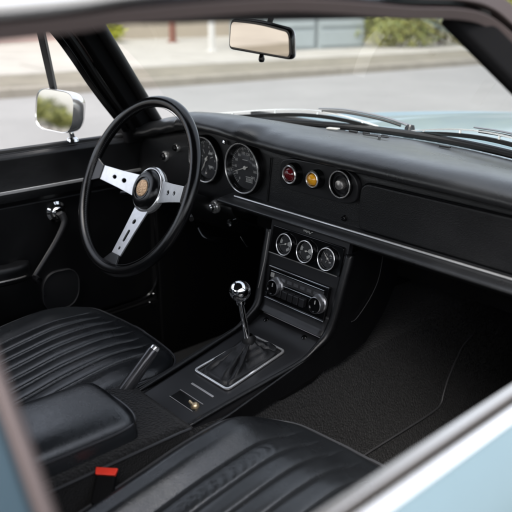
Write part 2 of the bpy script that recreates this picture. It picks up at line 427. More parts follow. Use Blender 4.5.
# ---------------------------------------------------------------- doors
def door(s):
    X = lambda v: s * v
    nm = []
    d = MB()
    # outer skin: from belt down
    prof = [(.6885, .884 if s > 0 else .873), (.692, .882 if s > 0 else .871), (.705, .872 if s > 0 else .862), (.735, .82), (.765, .72), (.775, .60), (.77, .45), (.755, .32), (.745, .30)]
    y0, y1 = -.70, .27
    vs = []
    ny = 12
    for i in range(ny + 1):
        y = lerp(y0, y1, i / ny)
        for (x, z) in prof: vs.append((X(x), y, z))
    m_ = len(prof); fs = []
    for i in range(ny):
        for j in range(m_ - 1):
            a = i * m_ + j; q = (a, a + 1, a + m_ + 1, a + m_)
            fs.append(q if s < 0 else q[::-1])
    d.add(vs, fs)
    dr = d.build('door', 'paint', car, solid=.003)
    # inner trim panel, closed body
    t = MB()
    pr_ = [(.690, .872), (.655, .878), (.647, .868), (.652, .80), (.648, .785), (.650, .765), (.664, .75), (.668, .60), (.672, .42), (.690, .40)]
    t.sweep([(0, y, 0) for y in (-.69, -.4, -.1, .12, .235)], [(X(x), z) for x, z in (pr_ if s > 0 else pr_)], up=(0, 0, 1))
    t.build('door_trim', 'vinyl', dr, bevel=.004)
    # bright belt strips
    t = MB(); t.box(min(X(.6475), X(.6435)), max(X(.6475), X(.6435)), -.69, .235, .786, .7935)
    t.build('trim_strip', 'alu', dr, bevel=.001)
    t = MB(); t.tube([(X(.6615), -.69, .750), (X(.6615), .235, .750)], .0022, 6)
    t.build('trim_seam', 'seam', dr)
    t = MB(); t.sweep([(0, -.70, 0), (0, .25, 0)], [(X(.655), .879), (X(.656), .886), (X(.6665), .888), (X(.668), .879)])
    t.build('inner_window_seal', 'steel' if s > 0 else 'rubber', dr, bevel=.0015)
    t = MB(); t.sweep([(0, -.70, 0), (0, .25, 0)], [(X(x_), z_ - (0 if s > 0 else .011)) for x_, z_ in ((.6755, .877), (.676, .8875), (.6785, .8895), (.686, .8885), (.6895, .884), (.688, .875))])
    t.build('belt_moulding', 'polished' if s > 0 else 'rubber', dr, bevel=.0012)
    t = MB(); t.box(min(X(.668), X(.676)), max(X(.668), X(.676)), -.70, .25, .860, .868)
    t.build('window_slot_rubber', 'rubber', dr)
    # window crank
    cy_, cz_ = -.045, .717
    t = MB(); t.lathe([(.0, .022), (.012, .021), (.017, .016), (.020, .008), (.026, .004), (.027, 0)], (X(.6665), cy_, cz_), (-s, 0, 0), 24)
    cr = t.build('window_crank', 'chrome', dr)
    t = MB()
    path = smoothpath([(X(.640), cy_, cz_), (X(.634), cy_ + .004, cz_ - .022), (X(.632), cy_ - .02, cz_ - .06), (X(.630), cy_ - .055, cz_ - .10), (X(.628), cy_ - .092, cz_ - .14)], 6)
    t.tube(path, [lerp(.0095, .0065, i / (len(path) - 1)) for i in range(len(path))], 10, flat=.7)
    t.build('crank_arm', 'satin', cr)
    t = MB(); t.lathe([(.0, .03), (.008, .029), (.010, .02), (.008, .004), (.0, 0)], (X(.628), cy_ - .092, cz_ - .14), (-s, 0, 0), 16)
    t.build('crank_knob', 'gloss', cr)
    # arm rest
    t = MB()
    ap = smoothpath([(X(.650), -.56, .615), (X(.638), -.44, .612), (X(.632), -.28, .605), (X(.638), -.175, .598), (X(.660), -.15, .596)], 6)
    t.sweep(ap, roundpoly([(-.022, -.024), (.022, -.024), (.022, .020), (-.022, .020)], .012, 4))
    ar = t.build('arm_rest', 'vinyl', dr, bevel=.002)
    t = MB(); t.tube([p + Vector((-s * .0235, 0, -.008)) for p in ap[4:-4]], .0022, 8)
    t.build('arm_rest_strip', 'steel', ar)
    # speaker cover
    t = MB()
    pts = [(-.045 * 1.0 + 0, .035), (-.02, .058), (.035, .055), (.055, .03), (.05, -.02), (.03, -.045), (-.03, -.05), (-.05, -.02)]
    pl = plate(roundpoly(pts, .02), [], .004, .002)
    t.mesh(pl, 0, frame((X(.668), -.055, .505), (0, 1, 0), (0, 0, 1)))
    sp = t.build('speaker_cover', 'pad', dr)
    t = MB(); rp = roundpoly(pts, .02)
    t.tube([(X(.664), -.055 + q[0], .505 + q[1]) for q in rp], .0018, 6, closed=True)
    t.build('speaker_rim', 'seam', sp)
    # door shut seal
    t = MB()
    t.tube(smoothpath([(X(.655), .225, .80), (X(.65), .232, .66), (X(.648), .235, .52), (X(.648), .222, .455), (X(.648), .18, .424), (X(.648), .06, .418), (X(.648), -.3, .415), (X(.648), -.6, .415)], 7), .005, 10)
    t.build('door_seal', 'gloss', dr)
    t = MB()
    for (yy, zz) in ((.212, .430), (.198, .408)): t.lathe([(0, .006), (.004, .005), (.006, 0)], (X(.645), yy, zz), (-s, 0, 0), 12)
    t.build('screw', 'chrome', dr)
    # quarter light post
    t = MB(); A = Vector((-.855, .086, .885)); B = Vector((-.535, -.10, 1.140))
    if s < 0:
        t.sweep([A, (A + B) / 2, B, B + (B - A) * .12], [(-.0095, -.007), (.0095, -.007), (.0095, .007), (-.0095, .007)], up=(-s, 0, .5))
        qp = t.build('quarter_light_post', 'rubber', dr, bevel=.002)
        t = MB(); t.tube([A + Vector((.009, .0, .002)), B + Vector((.009, .0, .002))], .0018, 6)
        t.build('post_bead', 'steel', qp)
        # front frame of door glass
        Pf = rail_path(s); Pf = [p + Vector((.004, -.030, 0)) for p in Pf[:52]]
        t = MB(); t.sweep(Pf, [(-.009, -.008), (.009, -.008), (.009, .008), (-.009, .008)], up=(-s, 0, .6))
        fr = t.build('window_frame', 'gloss', dr, bevel=.002)
        t = MB(); t.tube([p + Vector((.010, -.010, .004)) for p in Pf], .0015, 6)
        t.build('frame_bead', 'steel', fr)
        t = MB(); t.tube([p + Vector((.006, .016, .004)) for p in Pf], .0085, 8)
        t.build('frame_seal', 'rubber', fr)
    return dr
far_door = door(-1)
near_door = door(1)
far_door['label'] = 'driver door with crank handle and chrome trim strip'
near_door['label'] = 'near passenger door with blurred chrome window sill'

# near window frame (camera looks in under it)
b = MB()
b.sweep(rail_near(), [(-.010, -.0062), (.006, -.0066), (.0075, .0), (.006, .0060), (-.010, .0060)], up=(.35, 0, .93))
b.build('window_frame', 'bronze', near_door, bevel=.0015, label='blurred brownish metal frame over the open passenger window')
b = MB()
b.sweep(rail_near(dx=-.024, dz=.006, dy=.006), [(-.014, -.005), (.014, -.006), (.014, .006), (-.012, .008)], up=(.3, 0, .95))
b.build('frame_seal', 'rubber', near_door, bevel=.003)
b = MB()
b.sweep(rail_path(-1, dx=.0, dz=.006)[30:], [(-.012, -.010), (.010, -.010), (.012, .0), (-.010, .008)], up=(0, 0, 1))
b.build('roof_rail', 'bronze', car, bevel=.002)
for s in (-1, 1):
    b = MB()
    pth = (rail_near(dx=.004, dz=.017) if s > 0 else [p + Vector((-.004, -.004, .014)) for p in rail_path(-1)])
    b.sweep(pth[6:], [(-.010, -.007), (.009, -.008), (.010, .002), (-.006, .012)], up=(0, 0, 1))
    b.build('drip_moulding', 'bronze' if s > 0 else 'gloss', rf, bevel=.002)
    dp_ = [p + Vector((s * .0095, 0, -.0035)) for p in pth if p.y < -.36]
    b = MB(); b.tube(dp_, [lerp(.0025, .0088, sstep(-.36, -.62, p.y)) for p in dp_], 12)
    b.build('drip_strip', 'polished', rf)

# B pillars and rear quarters
for s in (-1, 1):
    b = MB()
    pts = [(s * .68, -.735, .60), (s * .672, -.735, .885), (s * .60, -.735, .99), (s * .52, -.735, 1.10), (s * .462, -.735, 1.187)]
    b.sweep(pts, [(-.045, -.018), (.045, -.018), (.045, .014), (-.045, .014)], up=(s, 0, .3))
    bp = b.build('door_pillar', 'shadedblue', car, bevel=.003)
    b = MB()
    b.tube([(p[0] + s * .006, -.683, p[2]) for p in pts], .0065, 12)
    b.build('pillar_trim', 'bronze', bp)
    b = MB()
    def quarter(u, v, s=s):
        y = lerp(-.78, -1.9, v)
        return (s * interp([(0, .69), (.3, .735), (.6, .775), (1, .75)], u), y, interp([(0, .89), (.3, .82), (.6, .65), (1, .30)], u))
    b.grid(quarter, 16, 8, flip=s < 0)
    b.build('rear_wing', 'paint', car, solid=.004)
b = MB()
b.grid(lambda u, v: (lerp(-.68, .68, u), lerp(-1.25, -1.95, v), .92 - .03 * (2 * u - 1) ** 2 - .05 * v), 16, 8)
b.build('boot_lid', 'paint', car, solid=.004)

for s in (-1, 1):     # hinge pillars close the gap ahead of the doors
    b = MB(); b.box(min(s * .632, s * .695), max(s * .632, s * .690), .152, .36, .862, .906); b.build('pillar_foot', 'matte', car, bevel=.006)
    b = MB(); b.box(min(s * .652, s * .695), max(s * .652, s * .695), .228, .275, .2, .885)
    b.build('hinge_pillar', 'matte', car)
# windscreen
b = MB()
def screen(u, v):
    e = 2 * u - 1
    xb, xt = e * .635, e * .462
    yb, yt = wbase(xb) + .002, wtop(xt) + .004
    bow = .018 * math.sin(PI * v)
    return (lerp(xb, xt, v), lerp(yb, yt, v) + bow, lerp(.918 - .012 * e * e, 1.192 + .030 * (1 - e * e), v) + bow * .8)
b.grid(screen, 32, 16)
ws = b.build('windscreen', 'glass', car)
b = MB()
b.tube([Vector(screen(i / 40, 0)) + Vector((0, -.004, .004)) for i in range(41)], .0085, 10)
b.build('windscreen_rubber', 'rubber', ws)
b = MB(); b.tube([Vector(screen(i / 40, 0)) + Vector((0, .010, .004)) for i in range(3, 38)], .0030, 8)
b.build('windscreen_trim', 'chrome', ws)
b = MB(); b.tube([Vector(screen(i / 40, 1)) for i in range(41)], .012, 8)
b.build('windscreen_header', 'vinyl', ws)

# floor, bulkhead, transmission tunnel
b = MB()
b.box(-.67, .67, -1.6, .75, .20, .225)
b.grid(lambda u, v: (lerp(-.67, .67, u), lerp(.68, .95, v), lerp(.22, .55, v)), 4, 4)
b.box(-.67, .67, .60, .62, .56, .90); b.box(-.67, .67, .60, .97, .545, .56)
b.box(-.67, .67, -1.30, -1.28, .2, .88)
fl = b.build('floor_pan', 'carpet', car)
for s in (-1, 1):
    b = MB(); b.box(min(s * .645, s * .70), max(s * .645, s * .70), -.9, .8, .19, .405); b.build('door_sill', 'matte', car, bevel=.004)
for s in (-1, 1):     # footwell side panels
    b = MB(); b.prism([(s * .64, .232, .2), (s * .64, .97, .2), (s * .64, .97, .72), (s * .64, .64, .80), (s * .64, .50, .86), (s * .64, .232, .88)], (s * .03, 0, 0))
    b.build('kick_panel', 'matte', car, bevel=.004)
b = MB()
sec = [(.092, .525), (.095, .50), (.112, .462), (.20, .226)]
def tunnel(u, v):
    y = lerp(-.9, .92, v)
    prof = [(-.20, .226), (-.112, .462), (-.088, .52), (-.05, .528), (0, .53), (.05, .528), (.088, .52), (.112, .462), (.20, .226)]
    k = u * (len(prof) - 1); i = min(int(k), len(prof) - 2); t = k - i
    x = lerp(prof[i][0], prof[i + 1][0], t); z = lerp(prof[i][1], prof[i + 1][1], t)
    return (x, y, z + .0015 * math.sin(y * 31 + x * 40) - .015 * sstep(-.2, -.5, y) * 0)
b.grid(tunnel, 48, 60)
tn = b.build('transmission_tunnel', 'mesh_carpet', car, solid=.004)
b = MB()
fl_pts = [(.117, .62, .452), (.124, .56, .436), (.141, .487, .392), (.151, .455, .362), (.156, .439, .346), (.1585, .40, .341), (.159, .30, .340), (.159, .194, .340), (.160, .05, .338), (.160, -.2, .337)]
b.tube([(p[0] + .0035, p[1], p[2] + .003) for p in smoothpath(fl_pts, 5)], .0022, 8)
b.build('carpet_edging', 'edging', tn)

# ---------------------------------------------------------------- dashboard
dash = MB()
ZL = [(-.66, .872), (-.60, .889), (-.52, .908), (-.46, .922), (-.40, .938), (-.34, .9415), (-.26, .9405), (-.21, .936), (-.155, .924), (-.10, .921), (.0, .919), (.25, .917), (.66, .908)]
def pad(u, v):
    x = lerp(-.655, .655, u)
    zl = interp(ZL, x); hood = sstep(.92, .94, zl)
    yf = .168 - .028 * hood
    yb = wbase(x) - .004
    zb = .915 - .012 * (x / .64) ** 2
    prof = [(yf + .045, zl - .004), (yf + .012, zl - .006), (yf + .001, zl - .002), (yf - .003, zl + .006), (yf + .002, zl + .016), (yf + .014, zl + .0255), (yf + .034, zl + .031), (yf + .07, zl + .032 - .004 * hood),
            (lerp(yf + .07, yb, .25), lerp(zl + .032, zb, .22) - .001), (lerp(yf + .07, yb, .5), lerp(zl + .032, zb, .5) - .001), (lerp(yf + .07, yb, .75), lerp(zl + .03, zb, .80)), (yb - .02, zb + .002), (yb, zb - .004)]
    k = v * (len(prof) - 1); i = min(int(k), len(prof) - 2); t = k - i
    return (x, lerp(prof[i][0], prof[i + 1][0], t), lerp(prof[i][1], prof[i + 1][1], t))
dash.grid(pad, 110, 12)
dh = dash.build('dashboard', 'pad', car, subsurf=1, smooth=80)
# fascia board
b = MB()
def fas(u, v):
    x = lerp(-.655, .655, u); z0 = .765
    z1 = interp(ZL, x) - .003
    return (x, .200 - .006 * (1 - v), lerp(z0, z1, v))
b.grid(fas, 60, 8)
b.grid(lambda u, v: (lerp(-.655, -.28, u), lerp(.198, .30, sstep(0, 1, v) * v), lerp(.766, .690, v)), 10, 8)
fa = b.build('fascia', 'fascia', dh, solid=.004)
# seams in fascia
b = MB()
b.tube([(-.146, .1945, .90), (-.150, .193, .85), (-.153, .192, .812), (-.155, .192, .803)], .0013, 6)
b.build('fascia_seam', 'gloss', dh)
# glovebox lid
b = MB()
pl = plate(roundpoly([(.107, .809), (.575, .809), (.575, .892), (.107, .892)], [.012, .03, .03, .022]), [], .010, .003)
b.mesh(pl, 0, Matrix(((1, 0, 0, 0), (0, 0, 1, .193), (0, 1, 0, 0), (0, 0, 0, 1))))
b.build('glovebox_lid', 'fascia', dh)
b = MB()
b.tube([(q[0], .1915, q[1]) for q in roundpoly([(.1035, .806), (.579, .806), (.579, .896), (.1035, .896)], [.012, .03, .03, .024])], .0012, 6, closed=True)
b.build('glovebox_gap', 'gloss', dh)
# lower ledge + bright strip
b = MB()
lp = [(-.262, .192), (-.262, .165), (-.250, .150), (-.22, .142), (.0, .140), (.655, .138)]
b.sweep([(x, 0, 0) for x in (-.262, -.25, -.1, .2, .45, .655)], [(-.196, .805), (-.160, .8015), (-.147, .7995), (-.1405, .796), (-.141, .7915), (-.148, .7885), (-.196, .7875)], up=(0, 0, 1))
b.build('dash_ledge', 'pad', dh, bevel=.002)
b = MB(); b.tube([(-.235, .170, .8045), (.655, .170, .8045)], .0026, 8, flat=.8)
b.build('ledge_strip', 'alu', dh)
# defroster slots on top of the pad
for (x, L_) in ((-.142, .024), (-.108, .018), (-.060, .016), (.10, .026)):
    y = wbase(x) - .075
    b = MB(); b.box(x - L_ / 2, x + L_ / 2, y - .0035, y + .0025, .9235, .9275)
    b.build('defroster_slot', 'rubber', dh, bevel=.001)
b = MB()
b.box(-.040, .020, -.003, .003, 0, .0025, 0, Matrix.Translation((-.03, .405, .9335)) @ Matrix.Rotation(R(12), 4, 'Z'))
b.box(-.016, .016, -.0030, .0030, 0, .0035, 0, Matrix.Translation((-.028, .40, .9335)) @ Matrix.Rotation(R(-50), 4, 'Z'))
b.build('defroster_flap', 'rubber', dh, bevel=.001)
b = MB(); b.box(-.014, .014, -.009, .009, 0, .004, 0, Matrix.Translation((-.165, .405, .932)) @ Matrix.Rotation(R(20), 4, 'Z') @ Matrix.Rotation(R(-4), 4, 'X'))
b.build('pale_dash_block', 'cream', dh, bevel=.0018)  # small cream block lying on the dash top

# ---------------------------------------------------------------- instruments
def gauge(x, z, r, y=.1840, nums=None, a0=220, a1=-40, ntick=41, major=4, needle=130, parent=car, name='gauge', sub=False, label=None, fn=None):
    D = r * .155
    b = MB()
    b.lathe([(r * .84, D), (r * .90, .002), (r * .935, -.003), (r * 1.02, -.0035), (r * 1.07, .002), (r * 1.07, r * .28 + .004)], (x, y, z), (0, 1, 0), 56)
    g = b.build(name, ['gloss'], parent, label=label)
    b = MB(); e_ = max(.0011, r * .032)
    b.tube([(x + r * .985 * math.cos(2 * PI * k / 64), y - .0035, z + r * .985 * math.sin(2 * PI * k / 64)) for k in range(64)], e_, 10, closed=True)
    b.build('bezel', 'polished', g)
    b = MB(); b.lathe([(0, D), (r * .86, D), (r * .86, D + .0008), (0, D + .0008)], (x, y, z), (0, 1, 0), 40)
    b.build('dial', 'dial', g)
    b = MB()
    b.lathe([(r * .855, D - .0003), (r * .875, D * .5), (r * .905, .0015), (r * .93, -.0015)], (x, y, z), (0, 1, 0), 40)
    b.build('inner_ring', 'gloss', g)
    # markings
    b = MB()
    for i in range(ntick):
        a = R(lerp(a0, a1, i / (ntick - 1))); mj = i % major == 0
        L_ = r * (.11 if mj else .06); w = r * (.018 if mj else .010)
        mx = Matrix.Translation((x, y + D - .0006, z)) @ Matrix.Rotation(-a, 4, 'Y') @ Matrix.Translation((r * .80 - L_, 0, 0))
        b.box(0, L_, -.0002, .0002, -w / 2 * 1.6, w / 2 * 1.6, 0, mx)
    if nums:
        for i, t in enumerate(nums):
            a = R(lerp(a0, a1, i / (len(nums) - 1)))
            me = textmesh(t, r * .155)
            b.mesh(me, 0, Matrix.Translation((x + r * .58 * math.cos(a), y + D - .0007, z + r * .58 * math.sin(a))) @ Matrix.Rotation(R(90), 4, 'X'))
    if fn: fn(b, x, y, z, r)
    b.build('dial_markings', 'white', g, smooth=0)
    b = MB()
    a = R(needle)
    mx = Matrix.Translation((x, y + D - .0018, z)) @ Matrix.Rotation(-a, 4, 'Y')
    b.add([(-r * .18, 0, -r * .02), (r * .66, 0, -r * .008), (r * .66, 0, r * .008), (-r * .18, 0, r * .02), (-r * .18, -.001, -r * .02), (r * .66, -.001, -r * .008), (r * .66, -.001, r * .008), (-r * .18, -.001, r * .02)],
          [(0, 1, 2, 3), (7, 6, 5, 4), (0, 4, 5, 1), (1, 5, 6, 2), (2, 6, 7, 3), (3, 7, 4, 0)], 0, mx)
    b.lathe([(0, -.0015), (r * .07, -.001), (r * .08, .001)], (x, y + D - .0026, z), (0, 1, 0), 16)
    b.build('needle', 'needle', g, smooth=0)
    b = MB(); b.lathe([(0, -.0005), (r * .9, .0010)], (x, y, z), (0, 1, 0), 32)
    b.build('gauge_glass', 'gaugeglass', g)
    return g
def box_marks(b, x, y, z, r):
    D = r * .155
    b.box(x + r * .05, x + r * .45, y + D - .0011, y + D - .0007, z - r * .36, z - r * .33)
    b.box(x + r * .05, x + r * .45, y + D - .0011, y + D - .0007, z - r * .55, z - r * .52)
    for i in range(5): b.box(x + r * (.08 + .08 * i), x + r * (.12 + .08 * i), y + D - .0011, y + D - .0007, z - r * .50, z - r * .39)
    b.box(x - r * .15, x + r * .15, y + D - .0011, y + D - .0007, z + r * .30, z + r * .325)
def sector_marks(b, x, y, z, r):
    D = r * .155
    for a0_, a1_, r0_, r1_ in ((-20, 35, .22, .74), (150, 185, .50, .78), (-75, -30, .45, .70)):
        n = 8; vs = []
        for k in range(n + 1):
            a = R(lerp(a0_, a1_, k / n))
            vs += [(x + r * r0_ * math.cos(a), y + D - .0006, z + r * r0_ * math.sin(a)), (x + r * r1_ * math.cos(a), y + D - .0006, z + r * r1_ * math.sin(a))]
        b.add(vs, [(2 * k, 2 * k + 1, 2 * k + 3, 2 * k + 2) for k in range(n)])
def quad_marks(b, x, y, z, r):
    D = r * .155
    for a in (60, 120, 240, 300, 20, 160):
        mx = Matrix.Translation((x + r * .38 * math.cos(R(a)), y + D - .0007, z + r * .38 * math.sin(R(a)))) @ Matrix.Rotation(-R(a), 4, 'Y')
        b.box(-r * .10, r * .10, -.0002, .0002, -r * .018, r * .018, 0, mx)
    for a in (45, 315):
        b.box(x + r * .42 * math.cos(R(a)) - r * .12, x + r * .42 * math.cos(R(a)) + r * .12, y + D - .0009, y + D - .0007, z + r * .42 * math.sin(R(a)) - r * .05, z + r * .42 * math.sin(R(a)) + r * .05)
gauge(-.2250, .8655, .0550, nums=['0', '20', '40', '60', '80', '100', '120', '140', '160', '180', '200'], a0=235, a1=-35, ntick=41, major=4, needle=200, label='large round speedometer right of the steering wheel', fn=box_marks)
gauge(-.3600, .863, .0525, nums=['0', '1', '2', '3', '4', '5', '6', '7'], a0=215, a1=-35, ntick=29, major=4, needle=238, label='round dial half hidden behind the steering wheel rim', fn=quad_marks)

# centre stack ------------------------------------------------------------
SHEAR = True
st = MB()
yS = .150
# panel board from under the ledge to the console
st.box(-.096, .108, yS, yS + .02, .615, .762)
stack = st.build('centre_stack', 'satin', car, bevel=.004)
b = MB()
for sgn in (-1, 1):
    X0 = .007 + sgn * .109
    pts = smoothpath([(X0, yS + .004, .765), (X0 - sgn * .003, yS - .014, .70), (X0 - sgn * .006, yS - .028, .645), (X0 - sgn * .010, yS - .042, .612), (.005 + sgn * .097, yS - .068, .592), (.004 + sgn * .094, .045, .5735), (.004 + sgn * .088, -.03, .561), (.003 + sgn * .082, -.11, .548), (.003 + sgn * .077, -.20, .534)], 7)
    pts = [Vector((p.x, p.y - .2 * (p.z - .765), p.z)) for p in pts]      # given in leaned space
    b = MB(); k_ = len(pts)
    b.tube(pts, [lerp(.0095, .0045, sstep(.30, .62, i / (k_ - 1))) for i in range(k_)], 14)
    b.build('stack_side_rail', 'vinyl', stack, smooth=80)
b = MB()
b.tube([(-.0935, yS - .0075, .762), (-.0935, yS - .008, .70), (-.0945, yS - .0125, .645)], .0012, 6)
b.build('rail_bead', 'steel', stack)
b = MB()       # flank of the console below the fascia
pf = [(y_ - .2 * (z_ - .765), z_) for y_, z_ in [(yS + .15, .765), (yS + .01, .765), (yS - .010, .70), (yS - .024, .64), (yS - .045, .60), (yS - .09, .578), (-.13, .538), (-.20, .53), (-.20, .49), (-.05, .515), (.05, .528), (.10, .535), (.16, .535), (.23, .555), (.28, .60), (.31, .66), (.32, .765)]]
for x0 in (-.098, .104):
    b.prism([(x0 - (0 if z > .62 else math.copysign(.006, x0)), y, z) for y, z in pf], (.006 if x0 > 0 else -.006, 0, 0))
b.build('console_flank', 'vinyl', stack, bevel=.003)
b = MB(); b.tube(smoothpath([(.1115, .262, .74), (.1115, .262, .69), (.1115, .245, .655), (.1115, .215, .625), (.1115, .20, .622)], 6), .0012, 6)
b.build('flank_seam', 'seam', stack)
# gauge strip plate
b = MB()
pl = plate(roundpoly([(-.086, .722), (.104, .722), (.104, .776), (-.086, .776)], .004), [], .003, .0008)
b.mesh(pl, 0, Matrix(((1, 0, 0, 0), (0, 0, 1, yS - .002), (0, 1, 0, 0), (0, 0, 0, 1))))
sub = b.build('gauge_plate', 'gloss', stack)
b = MB(); b.tube([(-.088, yS - .0045, .7215), (.100, yS - .0045, .7215)], .0011, 6)
b.build('plate_edge', 'steel', stack)
for i, (x, nd, lb) in enumerate(((-.0425, 200, 'small round gauge left on the centre stack'), (.015, 5, 'small round gauge middle on the centre stack'), (.072, 140, 'small round gauge right on the centre stack'))):
    gauge(x, .749, .0212, y=yS - .0085, a0=200, a1=-20, ntick=9, major=4, needle=nd, label=lb,
          fn=sector_marks if i < 2 else quad_marks)
b = MB()
def foot(u, v):
    x = lerp(-.097, .104, u); k = [(yS - .001, .640), (yS - .002, .622), (yS - .004, .612), (yS - .010, .603), (.147, .5985)]
    q = v * 4; i = min(int(q), 3); t = q - i
    return (x * (1 - .08 * v), lerp(k[i][0], k[i + 1][0], t), lerp(k[i][1], k[i + 1][1], t))
b.grid(foot, 10, 16)
b.build('stack_foot', 'satin', stack, smooth=80, solid=.003)
# script badge
b = MB()
pth = smoothpath([(x_, yS - .0035, z_) for x_, z_ in ((-.006, .7872), (-.0035, .7905), (-.002, .7835), (.0005, .7875), (.0022, .7840), (.0045, .7868), (.006, .7825), (.0085, .7868), (.0100, .7838), (.0125, .7862), (.0140, .7820), (.0175, .7850), (.0215, .7868))], 4)
b.tube(pth, .0008, 6)
b.tube([(.0065, yS - .0035, .7893), (.021, yS - .0035, .7888)], .0007, 6)
b.build('script_badge', 'white', stack)
b = MB(); b.box(-.098, .112, yS + .001, yS + .012, .762, .795)
b.build('stack_head', 'satin', stack)

# radio
rx0, rx1, rz0, rz1 = -.074, .089, .632, .697
b = MB(); b.box(rx0, rx1, yS - .008, yS + .001, rz0, rz1)
radio = b.build('radio', 'gloss', car, bevel=.002, label='car radio with two chrome knobs under the small gauges')
b = MB()
b.box(rx0 - .001, rx1 + .001, yS - .0105, yS - .0075, rz1 - .001, rz1 + .0014); b.box(rx0 - .001, rx1 + .001, yS - .0105, yS - .0075, rz0 - .0012, rz0 + .0008)
b.box(rx0 + .005, rx1 - .004, yS - .0105, yS - .0078, .6665, .668); b.box(rx0 + .006, rx1 - .010, yS - .010, yS - .0078, .6885, .690)
b.build('radio_trim', 'chrome', radio, bevel=.0004)
b = MB(); b.box(rx0 + .008, rx1 - .010, yS - .0095, yS - .0082, .671, .687)
b.build('tuning_scale', 'dial', radio)
b = MB()
for i in range(6): b.box(rx0 + .038 + i * .018, rx0 + .050 + i * .018, yS - .0102, yS - .0090, .6755, .6815)
b.build('scale_markings', 'knobmetal', radio)
b = MB(); b.box(rx0 + .007, rx0 + .017, yS - .0110, yS - .009, .677, .686)
b.build('wave_button', 'cream', radio, bevel=.001)
for i in range(5):
    b = MB(); x = rx0 + .043 + i * .0160
    b.box(x - .0068, x + .0068, yS - .018, yS - .008, .6455, .6615)
    bt = b.build('radio_button', 'satin', radio, bevel=.0015)
    if i < 4:
        b = MB(); b.tube([(x + .002, yS - .0184, .657), (x + .002, yS - .0184, .649)], .0007, 5); b.build('button_mark', 'white', bt) if False else None
for x in (-.045, .073):
    b = MB()
    b.lathe([(.0188, .0), (.0188, .004), (.0168, .006), (.0162, .011), (.0160, .0155), (.0145, .0165)], (x, yS - .008, .6630), (0, -1, 0), 40)
    kn = b.build('radio_knob', 'knobmetal', radio)
    b = MB(); b.lathe([(.0, .0145), (.0118, .0148), (.0130, .0168), (.0138, .0168), (.0140, .0155)], (x, yS - .008, .6630), (0, -1, 0), 32)
    b.build('knob_cap', 'gloss', kn)
    b = MB(); b.box(x - .0008, x + .0008, yS - .0240, yS - .0225, .665, .672)
    b.build('knob_mark', 'white', kn)

SHEAR = False
# centre console -----------------------------------------------------------
def cz(y): return .57 + .16 * (y - .05)
b = MB()
def contop(u, v):
    y = lerp(-.215, .118, v)
    w = lerp(.074, .094, sstep(-.22, .12, y))
    e = 2 * u - 1
    zz = cz(y) + .02 * sstep(.075, .125, y) * .6
    k = [(0, 0), (.80, 0), (.90, -.0015), (.97, -.006), (1.0, -.016), (1.02, -.030), (1.04, -.06)]
    a = abs(e); i = interp([(0, 0), (.80, 0), (.88, -.0015), (.94, -.007), (.97, -.018), (1, -.055)], a)
    xx = interp([(0, 0), (.80, .86), (.88, .94), (.94, .99), (1, 1.02)], a) if a > .8 else a / .8 * .86
    return (.003 + math.copysign(w * xx, e), y, zz + i)
b.grid(contop, 60, 30)
con = b.build('centre_console', 'satin', car, smooth=60, solid=.003)
def cp(x, y, h=0): return Vector((x, y, cz(y) + h))
# lip at foot of stack
b = MB(); b.tube([(-.080, .1165, .5945), (.090, .1165, .5945)], .0016, 8); b.build('console_seam', 'steel', con)
for x in (-.060, .050):
    b = MB(); b.lathe([(0, .003), (.004, .0028), (.0062, .001), (.0064, 0)], cp(x, .105, .0085), (0, -.3, 1), 14)
    b.build('console_screw', 'gloss', con)
# shift gate frame
corn = [(-.044, -.098), (.056, -.098), (.050, .055), (-.040, .055)]
outer = roundpoly(corn, .010); inner = roundpoly([(-.0410, -.0950), (.0530, -.0950), (.0470, .0520), (-.0370, .0520)], .008)
pl = plate(outer, [inner], .002, .0008)
b = MB(); 
mxc = frame((0, 0, cz(0) + .0042), (1, 0, 0), (0, 1, .16))
b.mesh(pl, 0, mxc)
b.build('gaiter_frame', 'polished', con)
# gaiter
b = MB()
def gait(u, v):
    th = 2 * PI * u
    bx, by = .044 * math.copysign(abs(math.cos(th)) ** .45, math.cos(th)), .072 * math.copysign(abs(math.sin(th)) ** .45, math.sin(th))
    cx, cy = .0055 + (-.002 - .0055) * 0, -.0215
    k = (1 - v)
    top = (.0, .012)
    f = k ** .85
    rx = lerp(.0085, 1, f) if False else None
    x = lerp(.000 + .008 * math.cos(th), cx + bx, f); y = lerp(.004 + .009 * math.sin(th), cy + by, f)
    fold = .011 * (abs(math.sin(th * 3.5 + v * .8)) ** .7 - .6) * math.sin(PI * min(1, v * 1.05)) ** .8 + .0018 * math.sin(th * 9 + 2 - v * 3) * math.sin(PI * v)
    h = interp([(0, .000), (.10, .008), (.5, .016), (.8, .024), (1, .034)], v) + fold * .55
    x += fold * math.cos(th); y += fold * math.sin(th)
    return (x, y, cz(y) + max(h, .0005))
b.grid(gait, 168, 30)
b.build('gear_gaiter', 'softleather', con, smooth=70)
# gear lever
b = MB()
top = Vector((.0, -.0175, .690)); bot = Vector((.0, .004, .585))
path = [lerp(bot, top, i / 12) for i in range(13)]
b.tube(path, [lerp(.0066, .0052, i / (len(path) - 1)) for i in range(len(path))], 14)
gl = b.build('gear_lever', 'chrome', car, label='gear lever with round polished metal knob')
b = MB(); b.lathe([(.0, -.0205)] + [(.0205 * math.cos(R(a)), .0205 * math.sin(R(a))) for a in range(-80, 91, 10)], (0, -.0175, .7045), (0, -.1, 1), 32)
b.build('gear_knob', mats=['alu' if False else 'chrome'], parent=gl)
b = MB(); b.lathe([(.0085, 0), (.009, .006), (.0075, .012), (.006, .014)], (0, -.015, .678), (0, -.1, 1), 20)
b.build('knob_collar', 'chrome', gl)
b = MB(); b.lathe([(.0135, 0), (.0130, .006), (.0095, .012), (.0075, .016)], (0, .004, .592), (0, 0, 1), 20)
b.build('gaiter_collar', 'rubber', gl)
